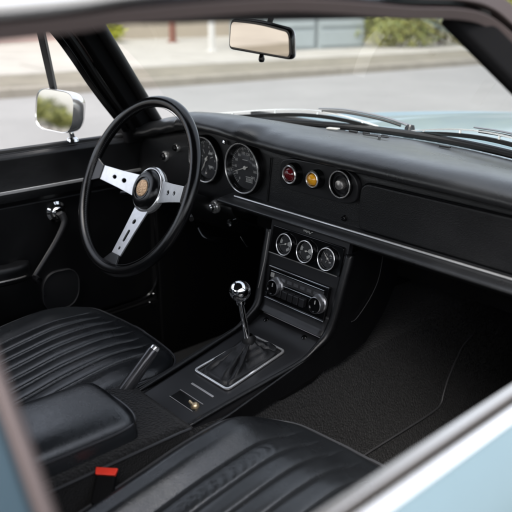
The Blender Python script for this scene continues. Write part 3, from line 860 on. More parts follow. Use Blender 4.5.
# slot + coin tray
b = MB(); b.box(-.032, .032, -.0022, .0022, 0, .0022, 0, frame(cp(.016, -.122, .0005), (1, 0, 0), (0, 1, .16)))
b.build('console_slot_trim', 'steel', con, bevel=.0006)
b = MB()
mt = frame(cp(.018, -.160, .001), (1, 0, 0), (0, 1, .16))
b.box(-.034, .034, -.0115, .0115, -.002, .0012, 0, mt)
tr = b.build('ashtray', 'gloss', con, bevel=.001)
b = MB(); b.box(-.034, .034, .0112, .0125, .001, .0030, 0, mt); b.box(-.034, .034, -.0125, -.0114, .001, .0022, 0, mt)
b.build('ashtray_edge', 'steel', tr)
b = MB(); b.lathe([(0, .007), (.0045, .0065), (.0070, .004), (.0078, .001), (.0078, -.001)], cp(.044, -.160, .002), (0, -.15, 1), 20)
b.tube([cp(.026, -.158, .003), cp(.038, -.160, .003)], .0030, 10)
b.build('ashtray_pull', 'brass', tr)

# carpeted box behind the console
b = MB()
def cbox(u, v):
    e = 2 * u - 1; y = lerp(-.205, -.62, v)
    a = abs(e)
    xx = interp([(0, 0), (.72, .086), (.80, .091), (.86, .093), (1, .100)], a) if a > .72 else a / .72 * .086
    zz = interp([(0, .552), (.72, .552), (.80, .549), (.86, .540), (1, .44)], a) - .004 * sstep(0, .03, 1 - v) * 0
    front = .014 * (1 - sstep(0, .05, v))
    return (.004 + math.copysign(xx, e), y, zz - front + .006 * v)
b.grid(cbox, 60, 40)
b.box(-.088, .096, -.209, -.2045, .44, .540)
for i, f in enumerate(b.f):
    if sum(b.v[q][2] for q in f) / len(f) < .545: b.m[i] = 1
cb = b.build('tunnel_box', ['mesh_carpet', 'carpet'], car, smooth=60, solid=.003)
b = MB(); b.tube([(.0965, -.209, .5405)] + [(.0985, y, .5435 + .006 * ((-.205 - y) / .415)) for y in (-.23, -.3, -.4, -.5, -.61)], .0025, 8)
b.build('box_edging', 'piping', cb)
# folding armrest pad
b = MB()
def arm(u, v):
    th = 2 * PI * u
    w, h = .084, .041
    sx = math.copysign(abs(math.cos(th)) ** .42, math.cos(th)); sz = math.copysign(abs(math.sin(th)) ** .5, math.sin(th))
    y = lerp(-.296, -.72, v)
    k = math.sqrt(max(0, 1 - (1 - min(1, v / .07)) ** 2.2)) if v < .07 else 1
    kx = lerp(.80, 1, k)
    kz = lerp(.60, 1, k)
    if v == 0: kx *= .02; kz *= .02
    crown = .006 * (1 - (sx) ** 2) * (1 if sz > 0 else 0)
    return (-.003 + w * sx * kx, y + .008, .555 + h * sz * kz + crown + .012 * v)
b.grid(arm, 72, 40)
am = b.build('centre_armrest', 'leather', car, smooth=80)
b = MB()
ap = []
pts2 = [(-.085, -.70), (-.087, -.45), (-.086, -.345), (-.078, -.312), (-.055, -.297), (0, -.291), (.048, -.296), (.070, -.311), (.079, -.345), (.080, -.45), (.079, -.70)]
b.tube([(p.x + .003, p.y + .008, .580 + .012 * (-.296 - p.y) / .42) for p in smoothpath([(q[0], q[1], 0) for q in pts2], 6)], .0022, 8)
b.build('armrest_piping', 'piping', am)

# handbrake
b = MB()
hb0 = Vector((-.084, -.290, .480)); hb1 = Vector((-.062, -.163, .619))
dv = (hb1 - hb0).normalized()
b.tube([hb0 - dv * .08, hb0, hb0 + dv * .03], .0085, 14)
hbk = b.build('handbrake', 'satin', car, label='black handbrake lever with pale tip between the seats')
b = MB()
b.tube([hb0 + dv * t for t in (.02, .035, .05, .10, .15, .176, .180)], [.009, .0115, .0135, .0128, .0116, .0108, .0095], 18)
b.build('grip', 'gunmetal', hbk)
b = MB(); b.tube([hb0 + dv * t for t in (.1795, .183, .1865, .188)], [.0088, .0088, .0080, .004], 16)
b.build('release_button', 'polished', hbk)
b = MB()
b.lathe([(.024, 0), (.020, .012), (.013, .024), (.011, .03)], hb0 - dv * .01, dv, 18)
b.build('boot', 'rubber', hbk)

# seat belt buckle
b = MB()
mb_ = frame((.115, -.380, .549), (.72, .69, -.02), (-.6, .55, .55))
b.box(-.015, .015, -.045, .009, -.018, -.004, 0, mb_)
bk = b.build('seat_belt_buckle', 'matte', car, bevel=.004, label='black seat belt buckle with bright red button')
b = MB()
b.add([(-.015, -.003, .001), (.015, -.003, .001), (.017, .009, -.0015), (-.017, .009, -.0015), (-.015, -.003, -.006), (.015, -.003, -.006), (.017, .009, -.0075), (-.017, .009, -.0075)],
      [(0, 1, 2, 3), (7, 6, 5, 4), (0, 4, 5, 1), (1, 5, 6, 2), (2, 6, 7, 3), (3, 7, 4, 0)], 0, mb_)
b.build('release_button', 'red', bk, bevel=.0015)

# ---------------------------------------------------------------- seats
def seat(xc, w, yf, zf, name_label, wr=False, bol=.02, rise=.014, fall=.035):
    Lg = .52; Rc = .075; hw = w / 2
    def z_top(x, y):
        e = x / hw
        z = zf + .020 * math.sin(PI * min(1, max(0, (yf - y) / .42)) * .9) * 0
        dyf = yf - y
        z += rise * sstep(.0, .14, dyf) - fall * sstep(.12, .50, dyf)      # rise behind front edge, fall to the back
        # bolsters
        z += bol * sstep(.58, .78, abs(e)) * (1 - .55 * sstep(.86, 1.0, abs(e))) * sstep(.03, .16, dyf)
        return z
    def edge_d(x, y):
        ax = abs(x); bow = yf - .028 * (x / hw) ** 2
        dx = hw - ax; dy = bow - y
        if dx < Rc and dy < Rc: return Rc - math.hypot(Rc - dx, Rc - dy)
        return min(dx, dy)
    npl = 7; pw = .62 * w / npl
    def surf(x, y):
        d = max(0, edge_d(x, y)); z = z_top(x, y); r = .020
        if d < r: z -= .013 * (1 - math.sqrt(max(0, 1 - ((r - d) / r) ** 2)))
        px = x + .31 * w
        if -.004 < px < .62 * w + .004:
            q = px / pw; fr = abs(q - round(q)) * pw
            fade = sstep(.016, .085, yf - y - .028 * (x / hw) ** 2)
            amp = 1.25 if round(q) in (0, npl) else 1.0
            z -= amp * .0050 * math.exp(-(fr / .0022) ** 2) * fade
            if 0 <= q <= npl: z += .0054 * (1 - (2 * abs(q - math.floor(q) - .5)) ** 3.4) * fade
        if wr:
            f = math.exp(-((x + .262 * w) / (.030 * w)) ** 2) * sstep(.09, .14, yf - y)
            z += .0007 * f * math.sin(y * 330 + abs(px - pw * .5) * 260) + .0004 * f * math.sin(y * 710 + x * 500)
        z += .0007 * math.sin(x * 43 + y * 17 + xc * 9) * math.sin(y * 37 - x * 21)
        return z
    def outline_x(y):
        # half width available at depth y
        dy = None
        lo, hi = 0, hw
        for _ in range(24):
            m_ = (lo + hi) / 2
            if edge_d(m_, y) > 0: lo = m_
            else: hi = m_
        return lo
    NU, NV = 340, 110
    rows = []
    for j in range(NV + 1):
        t = j / NV
        y = yf - Lg * (t ** 1.35) - .0004
        ox = outline_x(y)
        rows.append((y, ox))
    b = MB(); vs = []; fs = []
    for (y, ox) in rows:
        for i in range(NU + 1):
            e = 2 * i / NU - 1
            e = math.copysign(1 - (1 - abs(e)) ** 1.15, e)
            x = ox * e
            vs.append((xc + x, y, surf(x, y)))
    for j in range(NV):
        for i in range(NU):
            a = j * (NU + 1) + i
            fs.append((a, a + NU + 1, a + NU + 2, a + 1))
    b.add(vs, fs)
    # side wall from boundary loop
    loop = []
    for j in range(NV, 0, -1):
        y, ox = rows[j]; loop.append((-ox, y))
    y0, ox0 = rows[0]
    for i in range(0, 21): loop.append((lerp(-ox0, ox0, i / 20), y0 - 0))
    for j in range(1, NV + 1):
        y, ox = rows[j]; loop.append((ox, y))
    # outward bow so the front wall follows the curved edge
    rings = []
    for (k, dz, off) in ((0, 0, 0), (1, -.006, .004), (2, -.03, .008), (3, -.07, .006), (4, -.11, -.002), (5, -.14, -.012), (6, -.145, -.02)):
        ring = []
        n = len(loop)
        for q in range(n):
            p = Vector(loop[q]); pa = Vector(loop[max(q - 1, 0)]); pb = Vector(loop[min(q + 1, n - 1)])
            t = (pb - pa)
            if t.length < 1e-9: t = Vector((1, 0))
            t.normalize(); nrm = Vector((-t.y, t.x))
            z = surf(p.x * .9999, p.y) + dz
            ring.append((xc + p.x + nrm.x * off, p.y + nrm.y * off, z))
        rings.append(ring)
    n = len(loop); vs = [v for r_ in rings for v in r_]; fs = []
    for k in range(len(rings) - 1):
        for q in range(n - 1):
            fs.append((k * n + q, (k + 1) * n + q, (k + 1) * n + q + 1, k * n + q + 1))
    b.add(vs, fs)
    st_ = b.build('seat', 'leather', car, smooth=60, label=name_label)
    b = MB()
    ring = rings[1]
    b.tube([Vector(p) + Vector((0, 0, .0085)) for p in ring[::2]], .0026, 8)
    b.build('seat_piping', 'piping', st_)
    # backrest
    b = MB()
    def back(u, v):
        th = 2 * PI * u
        sx = math.copysign(abs(math.cos(th)) ** .5, math.cos(th)); sy = math.copysign(abs(math.sin(th)) ** .6, math.sin(th))
        h = lerp(.0, .52, v); k = 1 if v < .9 else math.sqrt(max(.0004, 1 - ((v - .9) / .1) ** 2))
        wd = hw * (1 - .12 * sstep(.5, 1, v)) * (.75 + .25 * k)
        y = yf - .545 - h * .45 + .05 * sy * k - .05
        return (xc + wd * sx, y, zf - .06 + h)
    b.grid(back, 60, 30)
    b.build('backrest', 'leather', st_, smooth=70)
    b = MB()
    b.box(xc - hw + .02, xc + hw - .02, yf - Lg + .02, yf - .06, .235, zf - .125)
    b.build('seat_base', 'rubber', st_, bevel=.01)
    return st_
seat(-.356, .434, -.022, .508, 'driver seat cushion with long pleats behind the steering wheel', bol=.007, rise=.006, fall=.05)
seat(.352, .448, -.030, .527, 'near passenger seat cushion with long pleats', wr=True, bol=.026, rise=.020, fall=.045)

# ---------------------------------------------------------------- steering
aW = .448
wc = Vector((-.3644, -.0005, .832))
ex = Vector((1, 0, 0)); uw = Vector((0, math.sin(aW), math.cos(aW))); nw = Vector((0, -math.cos(aW), math.sin(aW)))
def W(r, th, off=0): return wc + ex * (r * math.cos(R(th))) + uw * (r * math.sin(R(th))) + nw * off
b = MB()
pts = [W(.1896, t * 3) for t in range(120)]
rr = [.0118 + .0006 * math.cos(R(t * 3 * 18)) * 0 for t in range(120)]
b.tube(pts, .0122, 24, closed=True)
sw = b.build('steering_wheel', 'rimleather', car, smooth=80, label='three spoke steering wheel with black rim and drilled metal spokes')
b = MB()   # stitch seam on inner side of the rim
n = 240
for i in range(n):
    th = i * 360 / n
    a, c = W(.1762, th - .35, .0072), W(.1748, th + .35, .0046)
    b.tube([a, c], .0006, 4)
b.build('rim_stitching', 'seam', sw, smooth=0)
for th, kind in ((5, 0), (178, 0), (270, 1)):
    # spoke plate in local XY: x along radius from hub
    L0, L1 = .030, .170
    out = [(L0, -.024), (L0 + .02, -.024), (.10, -.0195), (L1, -.0155), (L1, .0155), (.10, .0195), (L0 + .02, .024), (L0, .024)]
    if kind == 0: holes = [circ(.087, 0, .0058, 18, .0075), circ(.118, 0, .0052, 18, .0068)]
    else:
        holes = [circ(.078, 0, .0062, 18, .0062), roundpoly([(.098, -.0048), (.128, -.0048), (.128, .0048), (.098, .0048)], .0047, 4), circ(.144, 0, .0042, 16)]
    pl = plate(out, holes, .003, .0005)
    d = (W(1, th) - wc).normalized()
    o0 = W(0, 0, -.046); tip = W(.178, th, -.004); xd = (tip - o0).normalized(); yd = nw.cross(d)
    b = MB(); b.mesh(pl, 0, frame(o0, xd, yd))
    spk = b.build('spoke', 'alu', sw)
    b = MB()    # dark leather root at the rim
    fr_ = frame(o0, xd, yd)
    b.add([(.158, -.0165, -.004), (.158, .0165, -.004), (.158, .0165, .004), (.158, -.0165, .004), (.183, -.030, -.007), (.183, .030, -.007), (.183, .030, .007), (.183, -.030, .007)],
          [(3, 2, 1, 0), (4, 5, 6, 7), (0, 1, 5, 4), (1, 2, 6, 5), (2, 3, 7, 6), (3, 0, 4, 7)], 0, fr_)
    b.build('spoke_root', 'rimleather', sw, bevel=.003)
b = MB()
b.lathe([(.046, -.010), (.0515, -.007), (.0535, -.001), (.0528, .004), (.050, .0075), (.0468, .0085), (.045, .005)], W(0, 0, -.0395), nw, 48)
b.build('hub_ring', 'polished', sw)
b = MB()
b.lathe([(.0455, .0), (.045, .010), (.043, .017), (.037, .023), (.029, .0262), (.0265, .0262), (.0255, .024), (.024, .0245), (.0225, .0245), (.0, .0245)], W(0, 0, -.043), nw, 48)
b.build('horn_pad', 'rimleather', sw)
b = MB(); b.lathe([(.0265, .0262), (.0258, .0275), (.0245, .0275), (.0238, .0258)], W(0, 0, -.043), nw, 40)
b.build('emblem_ring', 'gloss', sw)
b = MB(); b.lathe([(.0, .0275), (.014, .0275), (.0185, .0262), (.0192, .0245)], W(0, 0, -.043), nw, 32)
em = b.build('emblem', 'gold', sw)
# column and stalks
b = MB()
c0 = W(0, 0, -.05); c1 = W(0, 0, -.34)
b.tube([c0, W(0, 0, -.075), W(0, 0, -.08), W(0, 0, -.20), c1], [.034, .032, .029, .030, .027], 28)
sc_ = b.build('steering_column', 'vinyl', car)
for sx, dz in ((1, .0), (-1, .0)):
    b = MB(); p0 = W(.028, 0 if sx > 0 else 180, -.10)
    p1 = p0 + Vector((sx * .06, -.02, -.006)); p2 = p1 + Vector((sx * .05, -.025, -.004))
    b.tube(smoothpath([p0, p1, p2], 5), [.0035] * 8 + [.0055] * 3, 10)
    b.build('stalk', 'gloss', sc_)
b = MB()   # ignition switch
b.lathe([(.0155, 0), (.0155, .006), (.0135, .009), (.0125, .009), (.0115, .006), (0, .006)], (-.333, .1955, .755), (0, -1, 0), 28)
ig = b.build('ignition_switch', ['polished'], dh)
b = MB(); b.lathe([(.0085, .0), (.0085, .012), (.006, .014), (0, .014)], (-.333, .188, .755), (0, -1, 0), 20)
b.build('key_barrel', 'chrome', ig) if False else b.build('key_barrel', 'chrome', dh)
b = MB(); b.lathe([(.005, 0), (.0045, .004), (0, .005)], (-.378, .195, .765), (0, -1, 0), 14); b.build('small_lamp', 'chrome', dh)
b = MB(); b.lathe([(.006, 0), (.0055, .012), (.008, .014), (.008, .02), (0, .022)], (-.262, .195, .735), (0, -1, 0), 16)
b.build('choke_knob', 'chrome', dh)
b = MB(); b.tube(smoothpath([(-.36, .17, .70), (-.32, .155, .692), (-.28, .155, .695)], 5), .009, 10, flat=.6)
b.build('bonnet_release', 'gloss', dh)
b = MB(); b.tube([(-.215, .17, .715), (-.188, .165, .700)], .002, 8); b.build('heater_lever', 'chrome', dh)

# switches left of wheel, warning lamps
for (x, z, r_) in ((-.530, .843, .0130), (-.478, .872, .0105)):
    b = MB(); b.lathe([(r_, 0), (r_, .006), (r_ * .8, .009), (r_ * .72, .006)], (x, .1965, z), (0, -1, 0), 24)
    k_ = b.build('dash_switch', 'polished', dh)
    b = MB(); b.lathe([(r_ * .70, .004), (r_ * .66, .012), (r_ * .4, .015), (0, .0155)], (x, .1965, z), (0, -1, 0), 20)
    b.build('switch_cap', 'gloss', dh)
b = MB(); b.lathe([(.0055, 0), (.005, .004), (0, .006)], (-.292, .1905, .912), (0, -1, 0), 14); b.build('bulb_lens', 'chrome', dh)
b = MB()
pl = plate(roundpoly([(-.108, .852), (-.08, .847), (.065, .849), (.096, .858), (.096, .897), (.065, .912), (-.08, .908), (-.108, .900)], .018), [], .006, .0025)
b.mesh(pl, 0, Matrix(((1, 0, 0, 0), (0, 0, 1, .1915), (0, 1, 0, 0), (0, 0, 0, 1))))
b.build('lamp_plate', 'satin', dh)
def lamp(x, z, r, lens, lab, ybase=.187):
    b = MB(); b.lathe([(r * 1.25, 0), (r * 1.25, .010), (r * 1.18, .016), (r * 1.0, .0165), (r * .95, .012)], (x, ybase, z), (0, -1, 0), 36)
    h = b.build('warning_lamp', 'gloss', car, label=lab)
    b = MB(); b.lathe([(r * 1.03, .0145), (r * 1.02, .018), (r * .95, .0195), (r * .86, .0185), (r * .82, .0165)], (x, ybase, z), (0, -1, 0), 36)
    b.build('lamp_ring', 'polished', h)
    b = MB(); b.lathe([(r * .80, .012), (r * .74, .017), (r * .55, .0215), (r * .3, .0235), (0, .024)], (x - r * .02, ybase, z), (0, -1, 0), 24)
    b.build('lamp_lens', lens, h)
lamp(-.066, .882, .0185, 'redlens', 'round warning lamp with dark red lens on the fascia')
lamp(-.003, .883, .0155, 'amber', 'round warning lamp with amber lens on the fascia')
# third: cigar lighter / vent
x, z = .060, .884
b = MB(); b.lathe([(.0275, 0), (.0275, .006), (.026, .0085), (.0245, .0085), (.0235, .006), (.0235, -.004), (0, -.004)], (x, .187, z), (0, -1, 0), 44)
vt = b.build('round_vent', ['gloss'], car, label='round dark vent with chrome rim left of the glovebox')
b = MB(); b.tube([(x + .0252 * math.cos(2 * PI * k / 56), .187 - .0090, z + .0252 * math.sin(2 * PI * k / 56)) for k in range(56)], .0014, 10, closed=True); b.build('vent_ring', 'polished', vt)
b = MB(); b.lathe([(.0185, -.004), (.0180, .005), (.0165, .006), (.0155, .003)], (x, .187, z), (0, -1, 0), 36); b.build('vent_inner_ring', 'satin', vt)
b = MB(); b.lathe([(.0105, -.004), (.0105, .010), (.0085, .014), (0, .0155)], (x + .002, .187, z), (0, -1, 0), 28); b.build('vent_knob', 'steel', vt)
b = MB(); b.lathe([(.0065, 0), (.006, .004), (.004, .0075), (0, .008)], (.063, .1955, .816), (0, -1, 0), 18); b.build('glovebox_button', 'gloss', dh)

# ---------------------------------------------------------------- pedals
for x, w_ in ((-.30, .055), (-.40, .055), (-.22, .04)):
    b = MB(); b.box(x - w_ / 2, x + w_ / 2, .40, .415, .36, .42); b.tube([(x, .42, .40), (x, .50, .62)], .008, 8)
    b.build('pedal', 'rubber', car, bevel=.003)

# ---------------------------------------------------------------- mirrors and wipers
# inside mirror
mc = Vector((-.003, .035, 1.1450))
mx_ = frame(mc, Vector((1, -.10, -.065)), (0, -.015, 1))
outl = roundpoly([(-.088, -.0220), (.088, -.0188), (.083, .0235), (0, .0290), (-.083, .0258)], [.010, .010, .012, .06, .012], 5)
pl = plate(outl, [], .005, .0022)
b = MB(); b.mesh(pl, 0, mx_ @ Matrix.Translation((0, 0, -.001)))
rv = b.build('rear_view_mirror', 'gloss', car, label='rear view mirror hanging under the roof, black rimmed')
inn = roundpoly([(-.0850, -.0193), (.0850, -.0164), (.0803, .0207), (0, .0258), (-.0803, .0230)], [.008, .008, .010, .05, .010], 5)
pl = plate(inn, [], .001, 0)
b = MB(); b.mesh(pl, 0, mx_ @ Matrix.Translation((0, 0, .0042)))
b.build('mirror_glass', 'warmmirror', rv, smooth=0)
b = MB(); b.tube([tuple(mx_ @ Vector((q[0] * 1.0, q[1] * 1.02 + .0006, -.0045))) for q in outl[6:]] , .0024, 8)
b.build('mirror_back_trim', 'alu', rv)
b = MB(); b.tube([mc + Vector((0, .012, .0)), mc + Vector((.0, .02, .025)), mc + Vector((0, .030, .048)), mc + Vector((0, .045, .076))], [.006, .0045, .0055, .008], 12)
b.build('mirror_stem', 'rubber', rv)
b = MB(); b.lathe([(0, -.007), (.004, -.006), (.0055, -.002), (.0045, .003), (.003, .008)], mx_ @ Vector((.005, -.0285, 0)), (0, 0, 1), 16)
b.build('dip_tab', 'gloss', rv)

# outside mirror
oc = Vector((-.665, -.020, .9625))
on = Vector((.26, -.958, .121)).normalized()
ox = (on.cross(Vector((0, 0, 1))) * -1).normalized()
mo = frame(oc, ox, on.cross(ox)) @ Matrix.Diagonal((1.07, 1.06, 1, 1))
# build shell by lofting rounded rectangles backwards
b = MB()
base = roundpoly([(-.066, -.044), (.054, -.050), (.064, .042), (-.058, .048)], .034, 7)
nb = len(base); vs = []
prof = [(.955, .003), (.99, .006), (1.0, .0), (1.0, -.012), (.96, -.028), (.84, -.042), (.62, -.052), (.3, -.058), (.02, -.060)]
for sc, zz in prof:
    for q in base: vs.append((q[0] * sc, q[1] * sc, zz))
fs = []
for k in range(len(prof) - 1):
    for j in range(nb): fs.append((k * nb + j, (k + 1) * nb + j, (k + 1) * nb + (j + 1) % nb, k * nb + (j + 1) % nb))
b.add(vs, fs, 0, mo)
om = b.build('door_mirror', 'polished', car, smooth=50, label='chrome door mirror reflecting trees outside the driver window')
b = MB(); vs = [(q[0] * .95, q[1] * .95, .0035) for q in base]
b.add(vs, [tuple(range(nb))], 0, mo); g = b.build('mirror_glass', 'mirror', om, smooth=0)
b = MB()
b.tube(smoothpath([oc + Vector((-.006, .026, -.036)), oc + Vector((-.002, .032, -.052)), oc + Vector((.0, .034, -.062)), oc + Vector((.0, .036, -.076))], 5), .0075, 12)
b.lathe([(.016, 0), (.014, .006), (.008, .010)], oc + Vector((.0, .036, -.078)), (0, 0, 1), 20)
b.build('mirror_arm', 'chrome', om)
b = MB(); b.lathe([(.0, .010), (.008, .008), (.010, 0), (.008, -.008), (0, -.010)], oc + Vector((.004, .026, -.046)), (0, 0, 1), 16)
b.build('ball_joint', 'rubber', om)

# wipers
def glass_pt(x, h, off=.012):
    u = (x / .60 + 1) / 2
    p = Vector(screen(min(max(u, 0), 1), h)); return p + Vector((0, .7, .7)).normalized() * off
for (xp, x0, x1, att) in ((-.080, -.62, -.13, .76), (.44, -.045, .42, .36)):
    b = MB()
    n = 15
    bl = [glass_pt(lerp(x0, x1, i / (n - 1)), .002 + .066 * math.sin(PI * (i / (n - 1)) ** (1.7 if xp < 0 else 1.0)), .007) for i in range(n)]
    b.sweep(bl, [(-.0015, -.0055), (.0015, -.0055), (.0035, .003), (-.0035, .003)])
    wb = b.build('wiper_blade', 'rubber', car)
    b = MB()
    br = [p + Vector((0, .002, .005 + .007 * math.sin(PI * i / (n - 1)))) for i, p in enumerate(bl)]
    b.sweep(br, [(-.0030, -.0013), (.0030, -.0013), (.0026, .0013), (-.0026, .0013)])
    for i in (1, 4, 7, 10, 13): b.tube([bl[i], br[i]], .0028, 6)
    b.build('blade_bridge', 'polished', wb)
    b = MB()
    piv = Vector((xp, wbase(xp) + .045, .920)); mid = br[int(att * (n - 1))] + Vector((0, .003, .006))
    ap_ = smoothpath([piv + Vector((.0, 0, .012)), lerp(piv, mid, .30) + Vector((0, .004, .016)), lerp(piv, mid, .7) + Vector((0, .004, .012)), mid], 5)
    b.tube(ap_, [lerp(.0058, .0034, i / (len(ap_) - 1)) for i in range(len(ap_))], 10, flat=.55)
    wa = b.build('wiper_arm', 'knobmetal', wb)
    b = MB(); b.tube([p + Vector((.002, -.004, -.006)) for p in ap_[2:-1]], .0032, 8)
    b.build('arm_spring', 'rubber', wb)
    b = MB(); b.lathe([(.012, -.02), (.012, .006), (.009, .014), (0, .016)], piv, (0, .2, 1), 18)
    b.build('wiper_pivot', 'gloss', wb)

# steering side extras: exposed wheels of the car for completeness
for x in (-.68, .68):
    for y in (1.22, -1.28):
        b = MB(); sgn = 1 if x > 0 else -1
        b.lathe([(.19, -.07), (.27, -.075), (.295, -.06), (.30, 0), (.295, .06), (.27, .075), (.19, .07)], (x, y, .30), (sgn, 0, 0), 40)
        wh = b.build('road_wheel', 'rubber', car)
        b = MB(); b.lathe([(.19, .065), (.175, .05), (.10, .045), (.07, .06), (0, .065)], (x, y, .30), (sgn, 0, 0), 32)
        b.build('wheel_rim', 'alu', wh)

# ================================================================== OUTDOORS
A8 = R(8.4)
def S(a, bb, z=0): return Vector((math.sin(A8) * a - math.cos(A8) * bb, math.cos(A8) * a + math.sin(A8) * bb, z))
MS = Matrix.Rotation(-A8, 4, 'Z')       # local: x = -b, y = a
def sbox(m, a0, a1, b0, b1, z0, z1, mi=0): m.box(-b1, -b0, a0, a1, z0, z1, mi, MS); return m
def structure(m, name, mt, **k):
    o = m.build(name, mt, None, **k); o['kind'] = 'structure'; return o
m_ = MB(); m_.add([(-400, -400, -.03), (400, -400, -.03), (400, 400, -.03), (-400, 400, -.03)], [(0, 1, 2, 3)]); structure(m_, 'ground', 'earth')
m_ = MB(); sbox(m_, -120, 150, -9, 8.55, -.02, 0); structure(m_, 'road', 'asphalt')
m_ = MB(); sbox(m_, -120, 150, 8.55, 8.75, -.02, .12); structure(m_, 'kerb', 'kerbstone', bevel=.02)
m_ = MB(); sbox(m_, -120, 150, 8.752, 10.4, -.02, .11); structure(m_, 'verge', 'dryground')
m_ = MB(); sbox(m_, -120, 150, 10.4, 12.2, -.02, .125); structure(m_, 'pavement', 'concrete')
m_ = MB(); sbox(m_, -30, 12.0, 12.2, 24, -.02, .118); structure(m_, 'forecourt', 'concrete')

m_ = MB()
for k in range(-20, 50): sbox(m_, k * 1.5, k * 1.5 + .035, 10.41, 12.19, .126, .129)
structure(m_, 'pavement_joints', 'kerbstone')
m_ = MB()
for k in range(-30, 60): sbox(m_, k * .92, k * .92 + .02, 8.545, 8.755, .0, .1225)
structure(m_, 'kerb_joints', 'earth')
# pale garage building in the middle
gb = empty('garage_building', S(9, 12.6), 'low blue-grey garage building with pale panel doors beyond the road', 'building')
m_ = MB(); sbox(m_, 8.4, 11.5, 12.6, 13.8, 0, 3.0); m_.build('wall', 'greywall', gb)
for a in (8.5, 10.0):
    m_ = MB(); sbox(m_, a, a + 1.4, 12.50, 12.6, .1, 2.3); gd = m_.build('garage_door', 'palepanel', gb, bevel=.02)
    m_ = MB()
    for k in range(5): sbox(m_, a + .06, a + 1.34, 12.47, 12.50, .18 + k * .43, .53 + k * .43)
    m_.build('door_panel', 'palepanel', gd, bevel=.01)
m_ = MB(); sbox(m_, 8.2, 11.7, 12.3, 14.0, 3.0, 3.3); m_.build('roof', 'rooftile', gb)

# tan building further back with posts
tb = empty('tan_building', S(10, 19), 'long tan rendered building with pale upper wall beyond the forecourt', 'building')
m_ = MB(); sbox(m_, 6.6, 24, 19.0, 26, 0, 3.4); m_.build('wall', 'tanwall', tb)
for a in (8.5, 13.5, 17.5):
    m_ = MB(); sbox(m_, a, a + 1.5, 18.93, 19.0, .95, 2.2); wd = m_.build('window', 'windowdark', tb)
    m_ = MB(); sbox(m_, a - .1, a + 1.6, 18.88, 18.93, .87, .95); sbox(m_, a - .1, a + 1.6, 18.88, 18.93, 2.2, 2.28); sbox(m_, a - .1, a, 18.88, 18.93, .95, 2.2); sbox(m_, a + 1.5, a + 1.6, 18.88, 18.93, .95, 2.2)
    m_.build('window_frame', 'whitepaint', wd)
m_ = MB(); sbox(m_, 6.3, 24.4, 18.6, 26.4, 3.4, 3.7); m_.build('roof', 'rooftile', tb)
pb = empty('pink_building', S(-4, 19.5), 'pinkish rendered house seen through the driver window', 'building')
m_ = MB(); sbox(m_, -14, 6.4, 19.4, 26, 0, 3.2); m_.build('wall', 'pinkwall', pb)
for a in (-11, -7, -3, 2):
    m_ = MB(); sbox(m_, a, a + 1.3, 19.33, 19.4, 1.3, 2.4); m_.build('window', 'windowdark', pb)
m_ = MB(); sbox(m_, -14.4, 6.3, 19.0, 26.4, 3.2, 3.5); m_.build('roof', 'rooftile', pb)

def post(name, px, h, w, mt, lab, cat):
    o = empty(name, px, lab, cat)
    m = MB(); m.box(-w / 2, w / 2, -w / 2, w / 2, 0, h, 0, Matrix.Translation(px)); m.build('shaft', mt, o, bevel=.01)
    m = MB(); m.box(-w * .8, w * .8, -w * .8, w * .8, 0, .06, 0, Matrix.Translation(px)); m.build('foot', mt, o, bevel=.01)
    m = MB(); m.box(-w * .62, w * .62, -w * .62, w * .62, h, h + .04, 0, Matrix.Translation(px)); m.build('cap', mt, o, bevel=.01)
post('wooden_post', S(8.47, 16.9, .1), 2.6, .14, 'brownpaint', 'dark brown post standing before the tan wall', 'post')
post('painted_post', S(7.55, 13.2, .1), 2.6, .11, 'whitepaint', 'white painted post at the back of the pavement', 'post')

# foliage
def leafcloud(m, centre, rad, n, size, rnd, mi=0, clumps=40, flat=.8):
    cl = []
    for _ in range(clumps):
        while True:
            p = Vector([rnd.uniform(-1, 1) for _ in range(3)])
            if .25 < p.length < 1: break
        cl.append(p)
    for i in range(n):
        c = rnd.choice(cl); p = c + Vector([rnd.gauss(0, .16) for _ in range(3)])
        p = Vector((p.x * rad[0], p.y * rad[1], p.z * rad[2])) + Vector(centre)
        if p.z < .12: continue
        a = Vector([rnd.gauss(0, 1) for _ in range(3)]).normalized(); b_ = a.cross(Vector([rnd.gauss(0, 1) for _ in range(3)])).normalized()
        s = size * rnd.uniform(.6, 1.3)
        m.add([p - a * s, p - b_ * s * .5, p + a * s, p + b_ * s * .5], [(0, 1, 2, 3)], mi)
def tree(name, pos, h, rad, mt, lab, cat, n=2600, size=.14, seed=1, group=None):
    rnd = random.Random(seed); pos = Vector(pos)
    o = empty(name, pos, lab, cat, group)
    m = MB()
    m.tube([pos + Vector((0, 0, -.05)), pos + Vector((.05, .02, h * .3)), pos + Vector((0, .1, h * .6)), pos + Vector((.1, 0, h * .85))], [h * .035, h * .027, h * .018, h * .006], 9)
    for k in range(7):
        a = rnd.uniform(0, 2 * PI); z0 = h * rnd.uniform(.28, .6)
        e = Vector((math.cos(a) * rad * .75, math.sin(a) * rad * .75, h * rnd.uniform(.12, .3)))
        m.tube([pos + Vector((0, 0, z0)), pos + Vector((0, 0, z0)) + e * .5 + Vector((0, 0, .1)), pos + Vector((0, 0, z0)) + e], [h * .013, h * .009, h * .003], 6)
    m.build('trunk', 'bark', o)
    m = MB(); leafcloud(m, pos + Vector((0, 0, h * .64)), (rad, rad, h * .38), n, size, rnd, clumps=46)
    m.build('crown', mt, o, smooth=0)
